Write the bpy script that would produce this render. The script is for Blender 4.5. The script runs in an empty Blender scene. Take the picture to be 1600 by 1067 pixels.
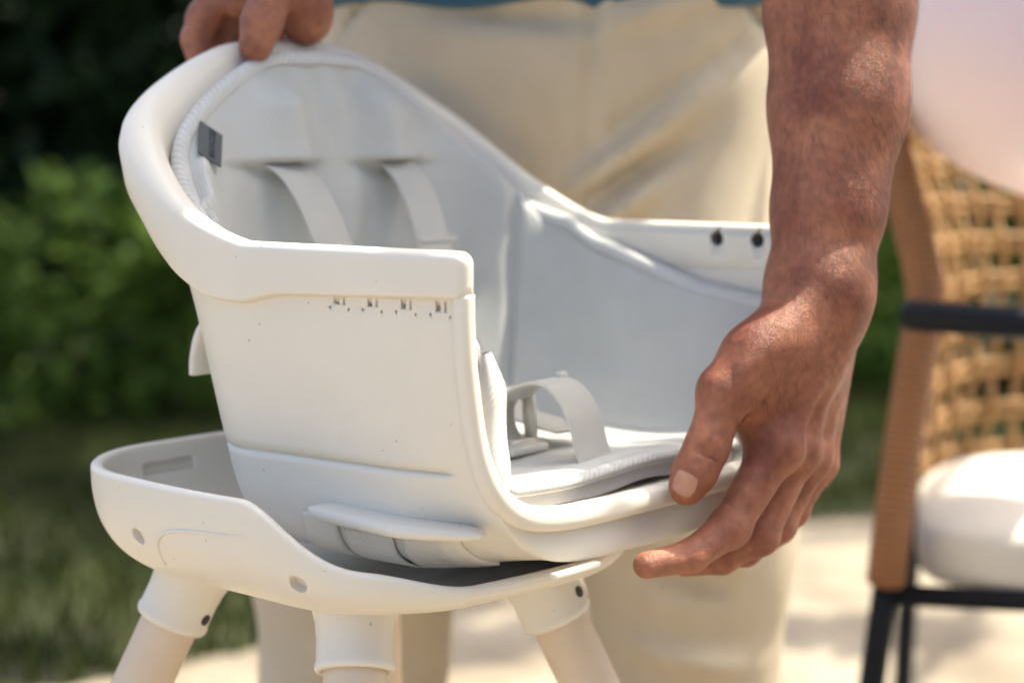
import bpy, bmesh, math, random
import numpy as np
from mathutils import Vector, Matrix

R = math.radians
rng = np.random.default_rng(7)
random.seed(7)
scn = bpy.context.scene
col = scn.collection

# ------------------------------------------------------------------ camera
CAM_Z = 0.80
FPX = 3111.0                      # focal length in pixels of a 1600 px wide picture (70 mm)
PITCH = math.atan((533.5 - 200.0) / FPX)
cam = bpy.data.cameras.new('camera')
cam.lens = 70.0
cam.sensor_width = 36.0
cam.clip_start = 0.02
cam.clip_end = 400.0
cam_o = bpy.data.objects.new('camera', cam)
col.objects.link(cam_o)
cam_o.location = (0, 0, CAM_Z)
cam_o.rotation_euler = (R(90) - PITCH, 0, 0)
cam.dof.use_dof = True
cam.dof.focus_distance = 1.20
cam.dof.aperture_fstop = 3.4
cam.dof.aperture_blades = 9
scn.camera = cam_o

# ------------------------------------------------------------------ sky and sun
SUN_EL, SUN_AZ = R(64), R(66)     # azimuth clockwise from +Y (behind the person)
world = bpy.data.worlds.new('World')
scn.world = world
world.use_nodes = True
wn = world.node_tree
bg = wn.nodes['Background']
sky = wn.nodes.new('ShaderNodeTexSky')
sky.sky_type = 'NISHITA'
sky.sun_disc = False
sky.sun_elevation = SUN_EL
sky.sun_rotation = SUN_AZ
sky.dust_density = 4.0
sky.ozone_density = 0.6
sky.air_density = 0.5
wn.links.new(sky.outputs['Color'], bg.inputs['Color'])
bg.inputs['Strength'].default_value = 0.15
sun = bpy.data.lights.new('sun', 'SUN')
sun.energy = 2.8
sun.angle = R(0.5)
sun.color = (1.0, 0.94, 0.84)
sun_o = bpy.data.objects.new('sun', sun)
col.objects.link(sun_o)
sd = Vector((math.sin(SUN_AZ) * math.cos(SUN_EL), math.cos(SUN_AZ) * math.cos(SUN_EL), math.sin(SUN_EL)))
sun_o.rotation_euler = sd.to_track_quat('Z', 'Y').to_euler()
sun_o.location = (0, 0, 8)
scn.view_settings.view_transform = 'Standard'
scn.view_settings.look = 'None'
scn.view_settings.gamma = 1.0
scn.view_settings.use_curve_mapping = False
scn.view_settings.exposure = 1.78
scn.view_settings.use_white_balance = True          # the camera's white balance, set for shade
scn.view_settings.white_balance_temperature = 7050
scn.view_settings.white_balance_tint = 2
scn.cycles.use_denoising = True
scn.cycles.max_bounces = 8
scn.cycles.use_adaptive_sampling = True

# ------------------------------------------------------------------ helpers
def at(px, py, d):
    """a point of the place from where it shows in the picture and its depth along +Y"""
    c, s = math.cos(PITCH), math.sin(PITCH)
    a = (px - 800.0) / FPX
    b = (533.5 - py) / FPX
    # ray = a*right + b*up + forward
    ry = c + b * s
    rz = -s + b * c
    t = d / ry
    return np.array((a * t, d, CAM_Z + rz * t))

def tag(o, label=None, cat=None, group=None, kind=None):
    if label: o['label'] = label
    if cat: o['category'] = cat
    if group: o['group'] = group
    if kind: o['kind'] = kind
    return o

def empty(name, loc=(0, 0, 0), rz=0.0):
    o = bpy.data.objects.new(name, None)
    o.empty_display_size = 0.05
    o.location = loc
    o.rotation_euler = (0, 0, rz)
    col.objects.link(o)
    return o

def link(name, me, m=None, parent=None, smooth=True):
    if m is not None:
        me.materials.clear(); me.materials.append(m)
    if smooth:
        me.polygons.foreach_set('use_smooth', [True] * len(me.polygons))
    o = bpy.data.objects.new(name, me)
    col.objects.link(o)
    if parent is not None:
        o.parent = parent
    return o

def mesh_from(verts, faces, name='m', uv=None):
    me = bpy.data.meshes.new(name)
    me.from_pydata([tuple(map(float, v)) for v in verts], [], [tuple(map(int, f)) for f in faces])
    me.update()
    return me

def fix_normals(me):
    bm = bmesh.new(); bm.from_mesh(me)
    bmesh.ops.remove_doubles(bm, verts=bm.verts, dist=1e-6)
    bmesh.ops.recalc_face_normals(bm, faces=bm.faces)
    bm.to_mesh(me); bm.free()
    return me

def catmull(P, n):
    P = np.array(P, float)
    P = np.vstack([2 * P[0] - P[1], P, 2 * P[-1] - P[-2]])
    out = []
    t = np.linspace(0, 1, n, endpoint=False)[:, None]
    for i in range(1, len(P) - 2):
        p0, p1, p2, p3 = P[i - 1:i + 3]
        out.append(.5 * ((2 * p1) + (-p0 + p2) * t + (2 * p0 - 5 * p1 + 4 * p2 - p3) * t ** 2 + (-p0 + 3 * p1 - 3 * p2 + p3) * t ** 3))
    out.append(P[-2:-1])
    return np.vstack(out)

def resample(P, n):
    P = np.array(P, float)
    s = np.r_[0, np.cumsum(np.linalg.norm(np.diff(P, axis=0), axis=1))]
    t = np.linspace(0, s[-1], n)
    return np.stack([np.interp(t, s, P[:, k]) for k in range(P.shape[1])], 1)

def sstep(a, b, x):
    t = np.clip((x - a) / (b - a), 0, 1)
    return t * t * (3 - 2 * t)

def grid_faces(n, m, wrap_m=False, off=0, flip=False):
    f = []
    mm = m if wrap_m else m - 1
    for i in range(n - 1):
        for j in range(mm):
            a = off + i * m + j; b = off + i * m + (j + 1) % m
            c = off + (i + 1) * m + (j + 1) % m; d = off + (i + 1) * m + j
            f.append((a, d, c, b) if flip else (a, b, c, d))
    return f

def sweep(path, prof, up=(0, 0, 1), caps=True, scale=None, round_end=0.0, uv=True, frames=None):
    """sweep a closed 2D profile (list of (side, up)) along a path; frames: optional per-point (side, up) vectors"""
    path = np.array(path, float); prof = np.array(prof, float)
    n = len(path)
    T = np.gradient(path, axis=0); T /= np.linalg.norm(T, axis=1)[:, None]
    rows = []
    cen = prof.mean(0)
    half = np.abs(prof - cen).max(0)
    def ring(i, extra=0.0, ins=0.0):
        if frames is not None:
            S, U = np.array(frames[0][i]), np.array(frames[1][i])
        else:
            S = np.cross(T[i], up); S /= np.linalg.norm(S)
            U = np.cross(S, T[i])
        p = prof if prof.ndim == 2 else prof[i]
        sc = 1.0 if scale is None else scale[i]
        q = cen + (p - cen) * sc
        if ins > 0:
            q = cen + (q - cen) * np.maximum(0.05, 1 - ins / np.maximum(half * sc, 1e-6))
        return path[i] + T[i] * extra + q[:, :1] * S + q[:, 1:] * U
    if round_end > 0:
        for a in (90, 70, 50, 30, 12):
            rows.append(ring(0, -round_end * math.sin(R(a)), round_end * (1 - math.cos(R(a)))))
    for i in range(n):
        rows.append(ring(i))
    if round_end > 0:
        for a in (12, 30, 50, 70, 90):
            rows.append(ring(n - 1, round_end * math.sin(R(a)), round_end * (1 - math.cos(R(a)))))
    V = np.vstack(rows); m = len(prof); N = len(rows)
    F = grid_faces(N, m, True)
    if caps:
        F.append(tuple(range(m))); F.append(tuple(reversed(range((N - 1) * m, N * m))))
    me = mesh_from(V, F)
    if uv:
        seg = np.r_[0, np.cumsum(np.linalg.norm(np.diff(np.array([r.mean(0) for r in rows]), axis=0), axis=1))]
        pl = np.r_[0, np.cumsum(np.linalg.norm(np.diff(np.vstack([prof, prof[:1]]), axis=0), axis=1))]
        lay = me.uv_layers.new(name='UVMap')
        d = np.zeros(len(me.loops) * 2)
        vi = np.zeros(len(me.loops), int); me.loops.foreach_get('vertex_index', vi)
        d[0::2] = seg[vi // m]; d[1::2] = pl[vi % m]
        lay.data.foreach_set('uv', d)
    bm = bmesh.new(); bm.from_mesh(me); bmesh.ops.recalc_face_normals(bm, faces=bm.faces); bm.to_mesh(me); bm.free()
    return me

def rrect(w, h, r, n=4, cx=0, cy=0):
    out = []
    for k, (sx, sy) in enumerate(((1, 1), (-1, 1), (-1, -1), (1, -1))):
        for a in np.linspace(k * 90, k * 90 + 90, n):
            out.append((cx + sx * (w / 2 - r) + r * math.cos(R(a)), cy + sy * (h / 2 - r) + r * math.sin(R(a))))
    return np.array(out)

def circle(r, n=12, ry=None):
    a = np.linspace(0, 2 * math.pi, n, endpoint=False)
    return np.stack([r * np.cos(a), (ry or r) * np.sin(a)], 1)

def box_mesh(sx, sy, sz, bev=0.0, seg=2):
    bm = bmesh.new()
    bmesh.ops.create_cube(bm, size=1.0)
    bmesh.ops.scale(bm, vec=(sx, sy, sz), verts=bm.verts)
    if bev > 0:
        bmesh.ops.bevel(bm, geom=list(bm.edges), offset=bev, segments=seg, affect='EDGES', profile=0.5)
    me = bpy.data.meshes.new('box'); bm.to_mesh(me); bm.free()
    return me

def cut(o, cutters):
    """cut holes for good, then drop the cutters"""
    for me, mtx in cutters:
        c = bpy.data.objects.new('cutter', me); col.objects.link(c); c.matrix_world = mtx
        md = o.modifiers.new('b', 'BOOLEAN'); md.object = c; md.operation = 'DIFFERENCE'; md.solver = 'EXACT'
        dg = bpy.context.evaluated_depsgraph_get(); dg.update()
        nm = bpy.data.meshes.new_from_object(o.evaluated_get(dg))
        o.modifiers.clear()
        bpy.data.objects.remove(c)
        if len(nm.polygons) > 10:
            o.data = nm
    return o

def cyl_mesh(r, h, n=20, r2=None):
    bm = bmesh.new()
    bmesh.ops.create_cone(bm, cap_ends=True, segments=n, radius1=r, radius2=r2 or r, depth=h)
    me = bpy.data.meshes.new('cyl'); bm.to_mesh(me); bm.free()
    return me

# ---- signed distance bodies -> one continuous skin (surface nets)
class Vol:
    def __init__(s, lo, hi, h):
        s.lo = np.array(lo, float); s.h = h
        n = np.ceil((np.array(hi) - s.lo) / h).astype(int) + 1
        ax = [(s.lo[k] + np.arange(n[k]) * h).astype(np.float32) for k in range(3)]
        s.X, s.Y, s.Z = np.meshgrid(*ax, indexing='ij')
        s.n = n
    def cone(s, a, b, ra, rb):
        a = np.array(a, np.float32); b = np.array(b, np.float32)
        ab = b - a; L2 = float(ab @ ab) + 1e-12
        dx, dy, dz = s.X - a[0], s.Y - a[1], s.Z - a[2]
        t = np.clip((dx * ab[0] + dy * ab[1] + dz * ab[2]) / L2, 0, 1)
        return np.sqrt((dx - t * ab[0]) ** 2 + (dy - t * ab[1]) ** 2 + (dz - t * ab[2]) ** 2) - (ra + (rb - ra) * t)
    def ell(s, c, r, rot=None):
        P = np.stack([s.X - c[0], s.Y - c[1], s.Z - c[2]], -1).astype(np.float32)
        if rot is not None:
            P = P @ np.array(rot, np.float32)
        r = np.array(r, np.float32)
        k0 = np.linalg.norm(P / r, axis=-1); k1 = np.linalg.norm(P / (r * r), axis=-1) + 1e-6
        return k0 * (k0 - 1) / k1

def smin(a, b, k):
    h = np.maximum(k - np.abs(a - b), 0) / k
    return np.minimum(a, b) - h * h * k * 0.25

def ssub(a, b, k):   # a minus b
    return -smin(-a, b, k)

def surface_nets(D, lo, h):
    nx, ny, nz = D.shape
    ins = D < 0
    c = np.zeros((nx - 1, ny - 1, nz - 1), int)
    for i in (0, 1):
        for j in (0, 1):
            for k in (0, 1):
                c += ins[i:nx - 1 + i, j:ny - 1 + j, k:nz - 1 + k]
    act = (c > 0) & (c < 8)
    idx = -np.ones(act.shape, int)
    cells = np.argwhere(act)
    idx[act] = np.arange(len(cells))
    acc = np.zeros((len(cells), 3)); cnt = np.zeros(len(cells))
    corners = [(i, j, k) for i in (0, 1) for j in (0, 1) for k in (0, 1)]
    for a in corners:
        for ax in range(3):
            if a[ax] == 1: continue
            b = list(a); b[ax] = 1
            da = D[tuple((cells + a).T)]; db = D[tuple((cells + b).T)]
            m = (da < 0) != (db < 0)
            t = np.where(m, da / np.where(m, da - db, 1), 0)
            p = cells + np.array(a, float); p = p.astype(float); p[:, ax] += t
            acc[m] += p[m]; cnt[m] += 1
    V = np.array(lo) + h * acc / np.maximum(cnt, 1)[:, None]
    F = []
    for ax in range(3):
        u, w = (ax + 1) % 3, (ax + 2) % 3
        sl0 = [slice(None)] * 3; sl1 = [slice(None)] * 3
        sl0[ax] = slice(0, -1); sl1[ax] = slice(1, None)
        e = ins[tuple(sl0)] != ins[tuple(sl1)]
        E = np.argwhere(e)
        E = E[(E[:, u] > 0) & (E[:, w] > 0) & (E[:, u] < D.shape[u] - 1) & (E[:, w] < D.shape[w] - 1)]
        du = np.zeros(3, int); du[u] = 1
        dw = np.zeros(3, int); dw[w] = 1
        q = np.stack([idx[tuple((E - du - dw).T)], idx[tuple((E - dw).T)], idx[tuple(E.T)], idx[tuple((E - du).T)]], 1)
        fl = ins[tuple(E.T)]
        q[~fl] = q[~fl][:, ::-1]
        F.append(q)
    F = np.vstack(F)
    F = F[(F >= 0).all(1)]
    return V, F

def np_mesh(V, F, name='skin'):
    me = bpy.data.meshes.new(name)
    me.vertices.add(len(V)); me.vertices.foreach_set('co', np.asarray(V, np.float32).ravel())
    k = F.shape[1]
    me.loops.add(len(F) * k); me.loops.foreach_set('vertex_index', np.asarray(F, np.int32).ravel())
    me.polygons.add(len(F))
    me.polygons.foreach_set('loop_start', np.arange(0, len(F) * k, k, dtype=np.int32))
    me.polygons.foreach_set('loop_total', np.full(len(F), k, np.int32))
    me.update(calc_edges=True); me.validate()
    return me

# ------------------------------------------------------------------ materials
def mat(name, base, rough=0.5, var=0.0, vscale=8.0, bump=0.0, bscale=60.0, spec=0.5, sss=0.0, sheen=0.0, sss_rad=(1, .4, .25), sss_scale=0.01):
    m = bpy.data.materials.new(name); m.use_nodes = True
    nt = m.node_tree; b = nt.nodes['Principled BSDF']
    b.inputs['Base Color'].default_value = (*base, 1)
    b.inputs['Roughness'].default_value = rough
    b.inputs['Specular IOR Level'].default_value = spec
    tc = nt.nodes.new('ShaderNodeTexCoord')
    if var > 0:
        nz = nt.nodes.new('ShaderNodeTexNoise'); nz.inputs['Scale'].default_value = vscale; nz.inputs['Detail'].default_value = 5
        nt.links.new(tc.outputs['Object'], nz.inputs['Vector'])
        rp = nt.nodes.new('ShaderNodeMapRange')
        rp.inputs['From Min'].default_value = .3; rp.inputs['From Max'].default_value = .7
        rp.inputs['To Min'].default_value = 1 - var; rp.inputs['To Max'].default_value = 1 + var
        nt.links.new(nz.outputs['Fac'], rp.inputs['Value'])
        mx = nt.nodes.new('ShaderNodeMix'); mx.data_type = 'RGBA'; mx.blend_type = 'MULTIPLY'; mx.inputs[0].default_value = 1
        mx.inputs[6].default_value = (*base, 1)
        nt.links.new(rp.outputs['Result'], mx.inputs[7])
        nt.links.new(mx.outputs[2], b.inputs['Base Color'])
    if bump > 0:
        nb = nt.nodes.new('ShaderNodeTexNoise'); nb.inputs['Scale'].default_value = bscale; nb.inputs['Detail'].default_value = 4
        nt.links.new(tc.outputs['Object'], nb.inputs['Vector'])
        bp = nt.nodes.new('ShaderNodeBump'); bp.inputs['Strength'].default_value = bump; bp.inputs['Distance'].default_value = 0.002
        nt.links.new(nb.outputs['Fac'], bp.inputs['Height'])
        nt.links.new(bp.outputs['Normal'], b.inputs['Normal'])
    if sss > 0:
        b.inputs['Subsurface Weight'].default_value = sss
        b.inputs['Subsurface Radius'].default_value = sss_rad
        b.inputs['Subsurface Scale'].default_value = sss_scale
    if sheen > 0:
        b.inputs['Sheen Weight'].default_value = sheen
    return m

def plastic(name, base):
    m = mat(name, base, 0.36, var=0.02, vscale=14, bump=0.05, bscale=900, spec=0.4)
    nt = m.node_tree; b = nt.nodes['Principled BSDF']
    tc = [n for n in nt.nodes if n.type == 'TEX_COORD'][0]
    vo = nt.nodes.new('ShaderNodeTexVoronoi'); vo.inputs['Scale'].default_value = 95
    nt.links.new(tc.outputs['Object'], vo.inputs['Vector'])
    # only some of the cells hold a speck
    wn_ = nt.nodes.new('ShaderNodeSeparateColor')
    nt.links.new(vo.outputs['Color'], wn_.inputs['Color'])
    rad = nt.nodes.new('ShaderNodeMapRange')
    rad.inputs['From Min'].default_value = 0.45; rad.inputs['From Max'].default_value = 1.0
    rad.inputs['To Min'].default_value = 0.0; rad.inputs['To Max'].default_value = 0.095
    nt.links.new(wn_.outputs['Red'], rad.inputs['Value'])
    lt = nt.nodes.new('ShaderNodeMath'); lt.operation = 'LESS_THAN'
    nt.links.new(vo.outputs['Distance'], lt.inputs[0]); nt.links.new(rad.outputs['Result'], lt.inputs[1])
    mx = nt.nodes.new('ShaderNodeMix'); mx.data_type = 'RGBA'
    src = b.inputs['Base Color'].links[0].from_socket
    nt.links.new(src, mx.inputs[6]); mx.inputs[7].default_value = (.36, .33, .29, 1)
    fa = nt.nodes.new('ShaderNodeMath'); fa.operation = 'MULTIPLY'; fa.inputs[1].default_value = 0.6
    nt.links.new(lt.outputs[0], fa.inputs[0]); nt.links.new(fa.outputs[0], mx.inputs[0])
    nt.links.new(mx.outputs[2], b.inputs['Base Color'])
    b.inputs['Subsurface Weight'].default_value = 0.12
    b.inputs['Subsurface Radius'].default_value = (1, .75, .55)
    b.inputs['Subsurface Scale'].default_value = 0.004
    return m

def ribbed(name, base, scale, rough=0.8, rot=0.0, strength=0.5, dist=0.0006, use_uv=True, sheen=0.15, wave_kind='BANDS'):
    m = mat(name, base, rough, var=0.03, vscale=20, spec=0.2, sheen=sheen)
    nt = m.node_tree; b = nt.nodes['Principled BSDF']
    tc = [n for n in nt.nodes if n.type == 'TEX_COORD'][0]
    mp = nt.nodes.new('ShaderNodeMapping'); mp.inputs['Rotation'].default_value = (0, 0, rot)
    nt.links.new(tc.outputs['UV' if use_uv else 'Object'], mp.inputs['Vector'])
    w = nt.nodes.new('ShaderNodeTexWave'); w.wave_type = 'BANDS'; w.bands_direction = 'X'
    w.inputs['Scale'].default_value = scale; w.inputs['Distortion'].default_value = 0.4
    w.inputs['Detail'].default_value = 1; w.inputs['Detail Scale'].default_value = 3
    nt.links.new(mp.outputs['Vector'], w.inputs['Vector'])
    bp = nt.nodes.new('ShaderNodeBump'); bp.inputs['Strength'].default_value = strength; bp.inputs['Distance'].default_value = dist
    nt.links.new(w.outputs['Fac'], bp.inputs['Height']); nt.links.new(bp.outputs['Normal'], b.inputs['Normal'])
    return m

def weave(name, base, scale, rough=0.85, strength=0.4, dist=0.0005):
    m = mat(name, base, rough, var=0.04, vscale=30, spec=0.2, sheen=0.2)
    nt = m.node_tree; b = nt.nodes['Principled BSDF']
    tc = [n for n in nt.nodes if n.type == 'TEX_COORD'][0]
    ws = []
    for d in ('X', 'Y'):
        w = nt.nodes.new('ShaderNodeTexWave'); w.wave_type = 'BANDS'; w.bands_direction = d
        w.inputs['Scale'].default_value = scale
        nt.links.new(tc.outputs['UV'], w.inputs['Vector']); ws.append(w)
    mu = nt.nodes.new('ShaderNodeMath'); mu.operation = 'MULTIPLY'
    nt.links.new(ws[0].outputs['Fac'], mu.inputs[0]); nt.links.new(ws[1].outputs['Fac'], mu.inputs[1])
    bp = nt.nodes.new('ShaderNodeBump'); bp.inputs['Strength'].default_value = strength; bp.inputs['Distance'].default_value = dist
    nt.links.new(mu.outputs[0], bp.inputs['Height']); nt.links.new(bp.outputs['Normal'], b.inputs['Normal'])
    return m

M = {}
M['plastic'] = plastic('cream_plastic', (.77, .73, .66))
M['liner'] = weave('liner_fabric', (.54, .545, .535), 125, strength=.5, dist=.0011)
M['binding'] = ribbed('binding_fabric', (.58, .58, .575), 75, rot=R(38), strength=.8, dist=.0006)
M['hem'] = mat('hem_fabric', (.52, .50, .51), .8, var=.04, vscale=30, spec=.2)
M['webbing'] = weave('webbing', (.50, .49, .465), 260, strength=.5)
M['webbing_white'] = weave('webbing_white', (.76, .73, .66), 110, strength=.7, dist=.0007)
M['tag'] = mat('tag_fabric', (.085, .095, .105), .75, var=.06, vscale=200)
M['ink'] = mat('navy_ink', (.008, .018, .04), .6)
M['buckle'] = mat('buckle_plastic', (.60, .58, .54), .4)
M['beech'] = mat('beech_wood', (.70, .57, .44), .55, var=.06, vscale=18, bump=.08, bscale=80)
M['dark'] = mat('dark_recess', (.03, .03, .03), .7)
M['chino'] = weave('chino_cloth', (.57, .495, .39), 400, rough=1.0, strength=.3)
M['chino'].node_tree.nodes['Principled BSDF'].inputs['Sheen Weight'].default_value = .0
M['chino'].node_tree.nodes['Principled BSDF'].inputs['Specular IOR Level'].default_value = .05
M['shirt'] = mat('blue_shirt', (.012, .085, .17), .85, var=.08, vscale=25, sheen=.2)
M['hairm'] = mat('dark_hair', (.018, .011, .008), .55)
M['shoe'] = mat('shoe_leather', (.18, .12, .08), .5, var=.1)
M['rattan'] = mat('rattan', (.31, .17, .066), .6, var=.14, vscale=60, bump=.3, bscale=300)
M['rattan_wrap'] = mat('rattan_wrap', (.25, .105, .038), .55, var=.1, vscale=40)
M['blackmetal'] = mat('black_metal', (.005, .008, .015), .5, spec=.2)
M['white_fabric'] = mat('white_fabric', (.66, .63, .59), .9, var=.03, vscale=12, bump=.15, bscale=500, sheen=.2)
M['pink_fabric'] = mat('pink_latex', (.87, .74, .80), .32, spec=.4, sss=.6, sss_rad=(1, .6, .5), sss_scale=.06)

# wrapped rattan gets real-looking turns
_nt = M['rattan_wrap'].node_tree
_tc = [n for n in _nt.nodes if n.type == 'TEX_COORD'][0]
_w = _nt.nodes.new('ShaderNodeTexWave'); _w.bands_direction = 'X'; _w.inputs['Scale'].default_value = 45
_nt.links.new(_tc.outputs['UV'], _w.inputs['Vector'])
_b = _nt.nodes.new('ShaderNodeBump'); _b.inputs['Strength'].default_value = .8; _b.inputs['Distance'].default_value = .002
_nt.links.new(_w.outputs['Fac'], _b.inputs['Height']); _nt.links.new(_b.outputs['Normal'], _nt.nodes['Principled BSDF'].inputs['Normal'])

def skin_mat():
    m = bpy.data.materials.new('skin'); m.use_nodes = True
    nt = m.node_tree; b = nt.nodes['Principled BSDF']
    tc = nt.nodes.new('ShaderNodeTexCoord')
    def noise(sc, det=5):
        n = nt.nodes.new('ShaderNodeTexNoise'); n.inputs['Scale'].default_value = sc; n.inputs['Detail'].default_value = det
        nt.links.new(tc.outputs['Object'], n.inputs['Vector']); return n
    n1 = noise(28); n2 = noise(160)
    r1 = nt.nodes.new('ShaderNodeValToRGB')
    r1.color_ramp.elements[0].position = .32; r1.color_ramp.elements[0].color = (.205, .058, .033, 1)
    r1.color_ramp.elements[1].position = .68; r1.color_ramp.elements[1].color = (.385, .150, .086, 1)
    nt.links.new(n1.outputs['Fac'], r1.inputs['Fac'])
    r2 = nt.nodes.new('ShaderNodeMapRange'); r2.inputs['From Min'].default_value = .3; r2.inputs['From Max'].default_value = .7
    r2.inputs['To Min'].default_value = .76; r2.inputs['To Max'].default_value = 1.16
    nt.links.new(n2.outputs['Fac'], r2.inputs['Value'])
    mx = nt.nodes.new('ShaderNodeMix'); mx.data_type = 'RGBA'; mx.blend_type = 'MULTIPLY'; mx.inputs[0].default_value = 1
    nt.links.new(r1.outputs['Color'], mx.inputs[6]); nt.links.new(r2.outputs['Result'], mx.inputs[7])
    nt.links.new(mx.outputs[2], b.inputs['Base Color'])
    b.inputs['Roughness'].default_value = .46
    b.inputs['Specular IOR Level'].default_value = .45
    b.inputs['Subsurface Weight'].default_value = .10
    b.inputs['Subsurface Radius'].default_value = (1, .35, .2)
    b.inputs['Subsurface Scale'].default_value = .006
    v = nt.nodes.new('ShaderNodeTexVoronoi'); v.inputs['Scale'].default_value = 900; v.feature = 'DISTANCE_TO_EDGE'
    nt.links.new(tc.outputs['Object'], v.inputs['Vector'])
    n3 = noise(70, 6)
    ad = nt.nodes.new('ShaderNodeMath'); ad.operation = 'MULTIPLY_ADD'; ad.inputs[1].default_value = .35
    nt.links.new(v.outputs['Distance'], ad.inputs[0]); nt.links.new(n3.outputs['Fac'], ad.inputs[2])
    bp = nt.nodes.new('ShaderNodeBump'); bp.inputs['Strength'].default_value = .55; bp.inputs['Distance'].default_value = .0030
    nt.links.new(ad.outputs[0], bp.inputs['Height']); nt.links.new(bp.outputs['Normal'], b.inputs['Normal'])
    return m
M['skin'] = skin_mat()
M['nail'] = mat('nail', (.46, .235, .175), .25, spec=.5, sss=.2, sss_scale=.003)

def leaf_mat(name, c1, c2, trans=.3):
    m = bpy.data.materials.new(name); m.use_nodes = True
    nt = m.node_tree; b = nt.nodes['Principled BSDF']
    g = nt.nodes.new('ShaderNodeNewGeometry')
    r = nt.nodes.new('ShaderNodeValToRGB')
    r.color_ramp.elements[0].color = (*c1, 1); r.color_ramp.elements[1].color = (*c2, 1)
    nt.links.new(g.outputs['Random Per Island'], r.inputs['Fac'])
    nt.links.new(r.outputs['Color'], b.inputs['Base Color'])
    b.inputs['Roughness'].default_value = .6
    b.inputs['Specular IOR Level'].default_value = .2
    tr = nt.nodes.new('ShaderNodeBsdfTranslucent'); nt.links.new(r.outputs['Color'], tr.inputs['Color'])
    ms = nt.nodes.new('ShaderNodeMixShader'); ms.inputs[0].default_value = trans
    out = nt.nodes['Material Output']
    nt.links.new(b.outputs[0], ms.inputs[1]); nt.links.new(tr.outputs[0], ms.inputs[2]); nt.links.new(ms.outputs[0], out.inputs['Surface'])
    return m
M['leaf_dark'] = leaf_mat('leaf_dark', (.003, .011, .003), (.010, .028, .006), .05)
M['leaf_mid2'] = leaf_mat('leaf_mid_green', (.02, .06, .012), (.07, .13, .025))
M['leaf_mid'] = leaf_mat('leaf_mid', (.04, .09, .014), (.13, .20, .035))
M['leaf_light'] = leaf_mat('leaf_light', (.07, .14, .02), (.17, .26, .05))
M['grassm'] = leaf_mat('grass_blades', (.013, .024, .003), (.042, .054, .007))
M['bark'] = mat('bark', (.09, .06, .04), .9, var=.2, vscale=20)

def ground_mat():
    m = bpy.data.materials.new('lawn_soil'); m.use_nodes = True
    nt = m.node_tree; b = nt.nodes['Principled BSDF']; b.inputs['Roughness'].default_value = .95
    tc = nt.nodes.new('ShaderNodeTexCoord')
    n = nt.nodes.new('ShaderNodeTexNoise'); n.inputs['Scale'].default_value = 1.6; n.inputs['Detail'].default_value = 8
    nt.links.new(tc.outputs['Object'], n.inputs['Vector'])
    r = nt.nodes.new('ShaderNodeValToRGB')
    r.color_ramp.elements[0].position = .35; r.color_ramp.elements[0].color = (.018, .018, .007, 1)
    r.color_ramp.elements[1].position = .65; r.color_ramp.elements[1].color = (.038, .046, .010, 1)
    nt.links.new(n.outputs['Fac'], r.inputs['Fac']); nt.links.new(r.outputs['Color'], b.inputs['Base Color'])
    return m
def path_mat():
    m = bpy.data.materials.new('sandy_paving'); m.use_nodes = True
    nt = m.node_tree; b = nt.nodes['Principled BSDF']; b.inputs['Roughness'].default_value = .9
    tc = nt.nodes.new('ShaderNodeTexCoord')
    n = nt.nodes.new('ShaderNodeTexNoise'); n.inputs['Scale'].default_value = 5; n.inputs['Detail'].default_value = 8
    nt.links.new(tc.outputs['Object'], n.inputs['Vector'])
    r = nt.nodes.new('ShaderNodeValToRGB')
    r.color_ramp.elements[0].position = .35; r.color_ramp.elements[0].color = (.17, .135, .10, 1)
    r.color_ramp.elements[1].position = .62; r.color_ramp.elements[1].color = (.30, .255, .198, 1)
    nt.links.new(n.outputs['Fac'], r.inputs['Fac']); nt.links.new(r.outputs['Color'], b.inputs['Base Color'])
    nb = nt.nodes.new('ShaderNodeTexNoise'); nb.inputs['Scale'].default_value = 90; nb.inputs['Detail'].default_value = 6
    nt.links.new(tc.outputs['Object'], nb.inputs['Vector'])
    bp = nt.nodes.new('ShaderNodeBump'); bp.inputs['Strength'].default_value = .5; bp.inputs['Distance'].default_value = .01
    nt.links.new(nb.outputs['Fac'], bp.inputs['Height']); nt.links.new(bp.outputs['Normal'], b.inputs['Normal'])
    return m

# ------------------------------------------------------------------ ground
g = link('ground', mesh_from([(-150, -150, 0), (150, -150, 0), (150, 150, 0), (-150, 150, 0)], [(0, 1, 2, 3)]), ground_mat())
tag(g, 'dark earthy lawn ground reaching to the horizon', 'ground', kind='structure')
# sandy path: from behind the camera to a wavering edge
edge = [(-9, -.4), (-4.6, 1.3), (-2.2, 2.2), (-1.0, 2.62), (-.55, 2.86), (-.2, 3.2), (.3, 3.75), (.7, 4.02), (1.3, 4.1), (2.2, 4.3), (4, 4.9), (8, 6.0)]
edge = catmull([(x, y, .004) for x, y in edge], 8)
edge[:, 1] += rng.normal(0, .015, len(edge))
vb = [(e[0], e[1], .004) for e in edge]
nE = len(vb)
V = vb + [(12, -9, .004), (-12, -9, .004)]
p = link('path', mesh_from(V, [tuple(reversed(range(nE + 2)))]), path_mat(), smooth=False)
tag(p, 'pale sandy garden path under the high chair', 'path', kind='structure')

def in_path(x, y):
    return y < np.interp(x, edge[:, 0], edge[:, 1])

# ------------------------------------------------------------------ the seat shell
YAW = 0.8987
OX, OY, OZ = 0.0944, 1.2529, CAM_Z - 0.0686
seat = empty('highchair', (OX, OY, OZ), YAW - R(90))
tag(seat, 'cream plastic high chair seat shell with tall rounded back and armrests', 'high chair seat')

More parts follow.
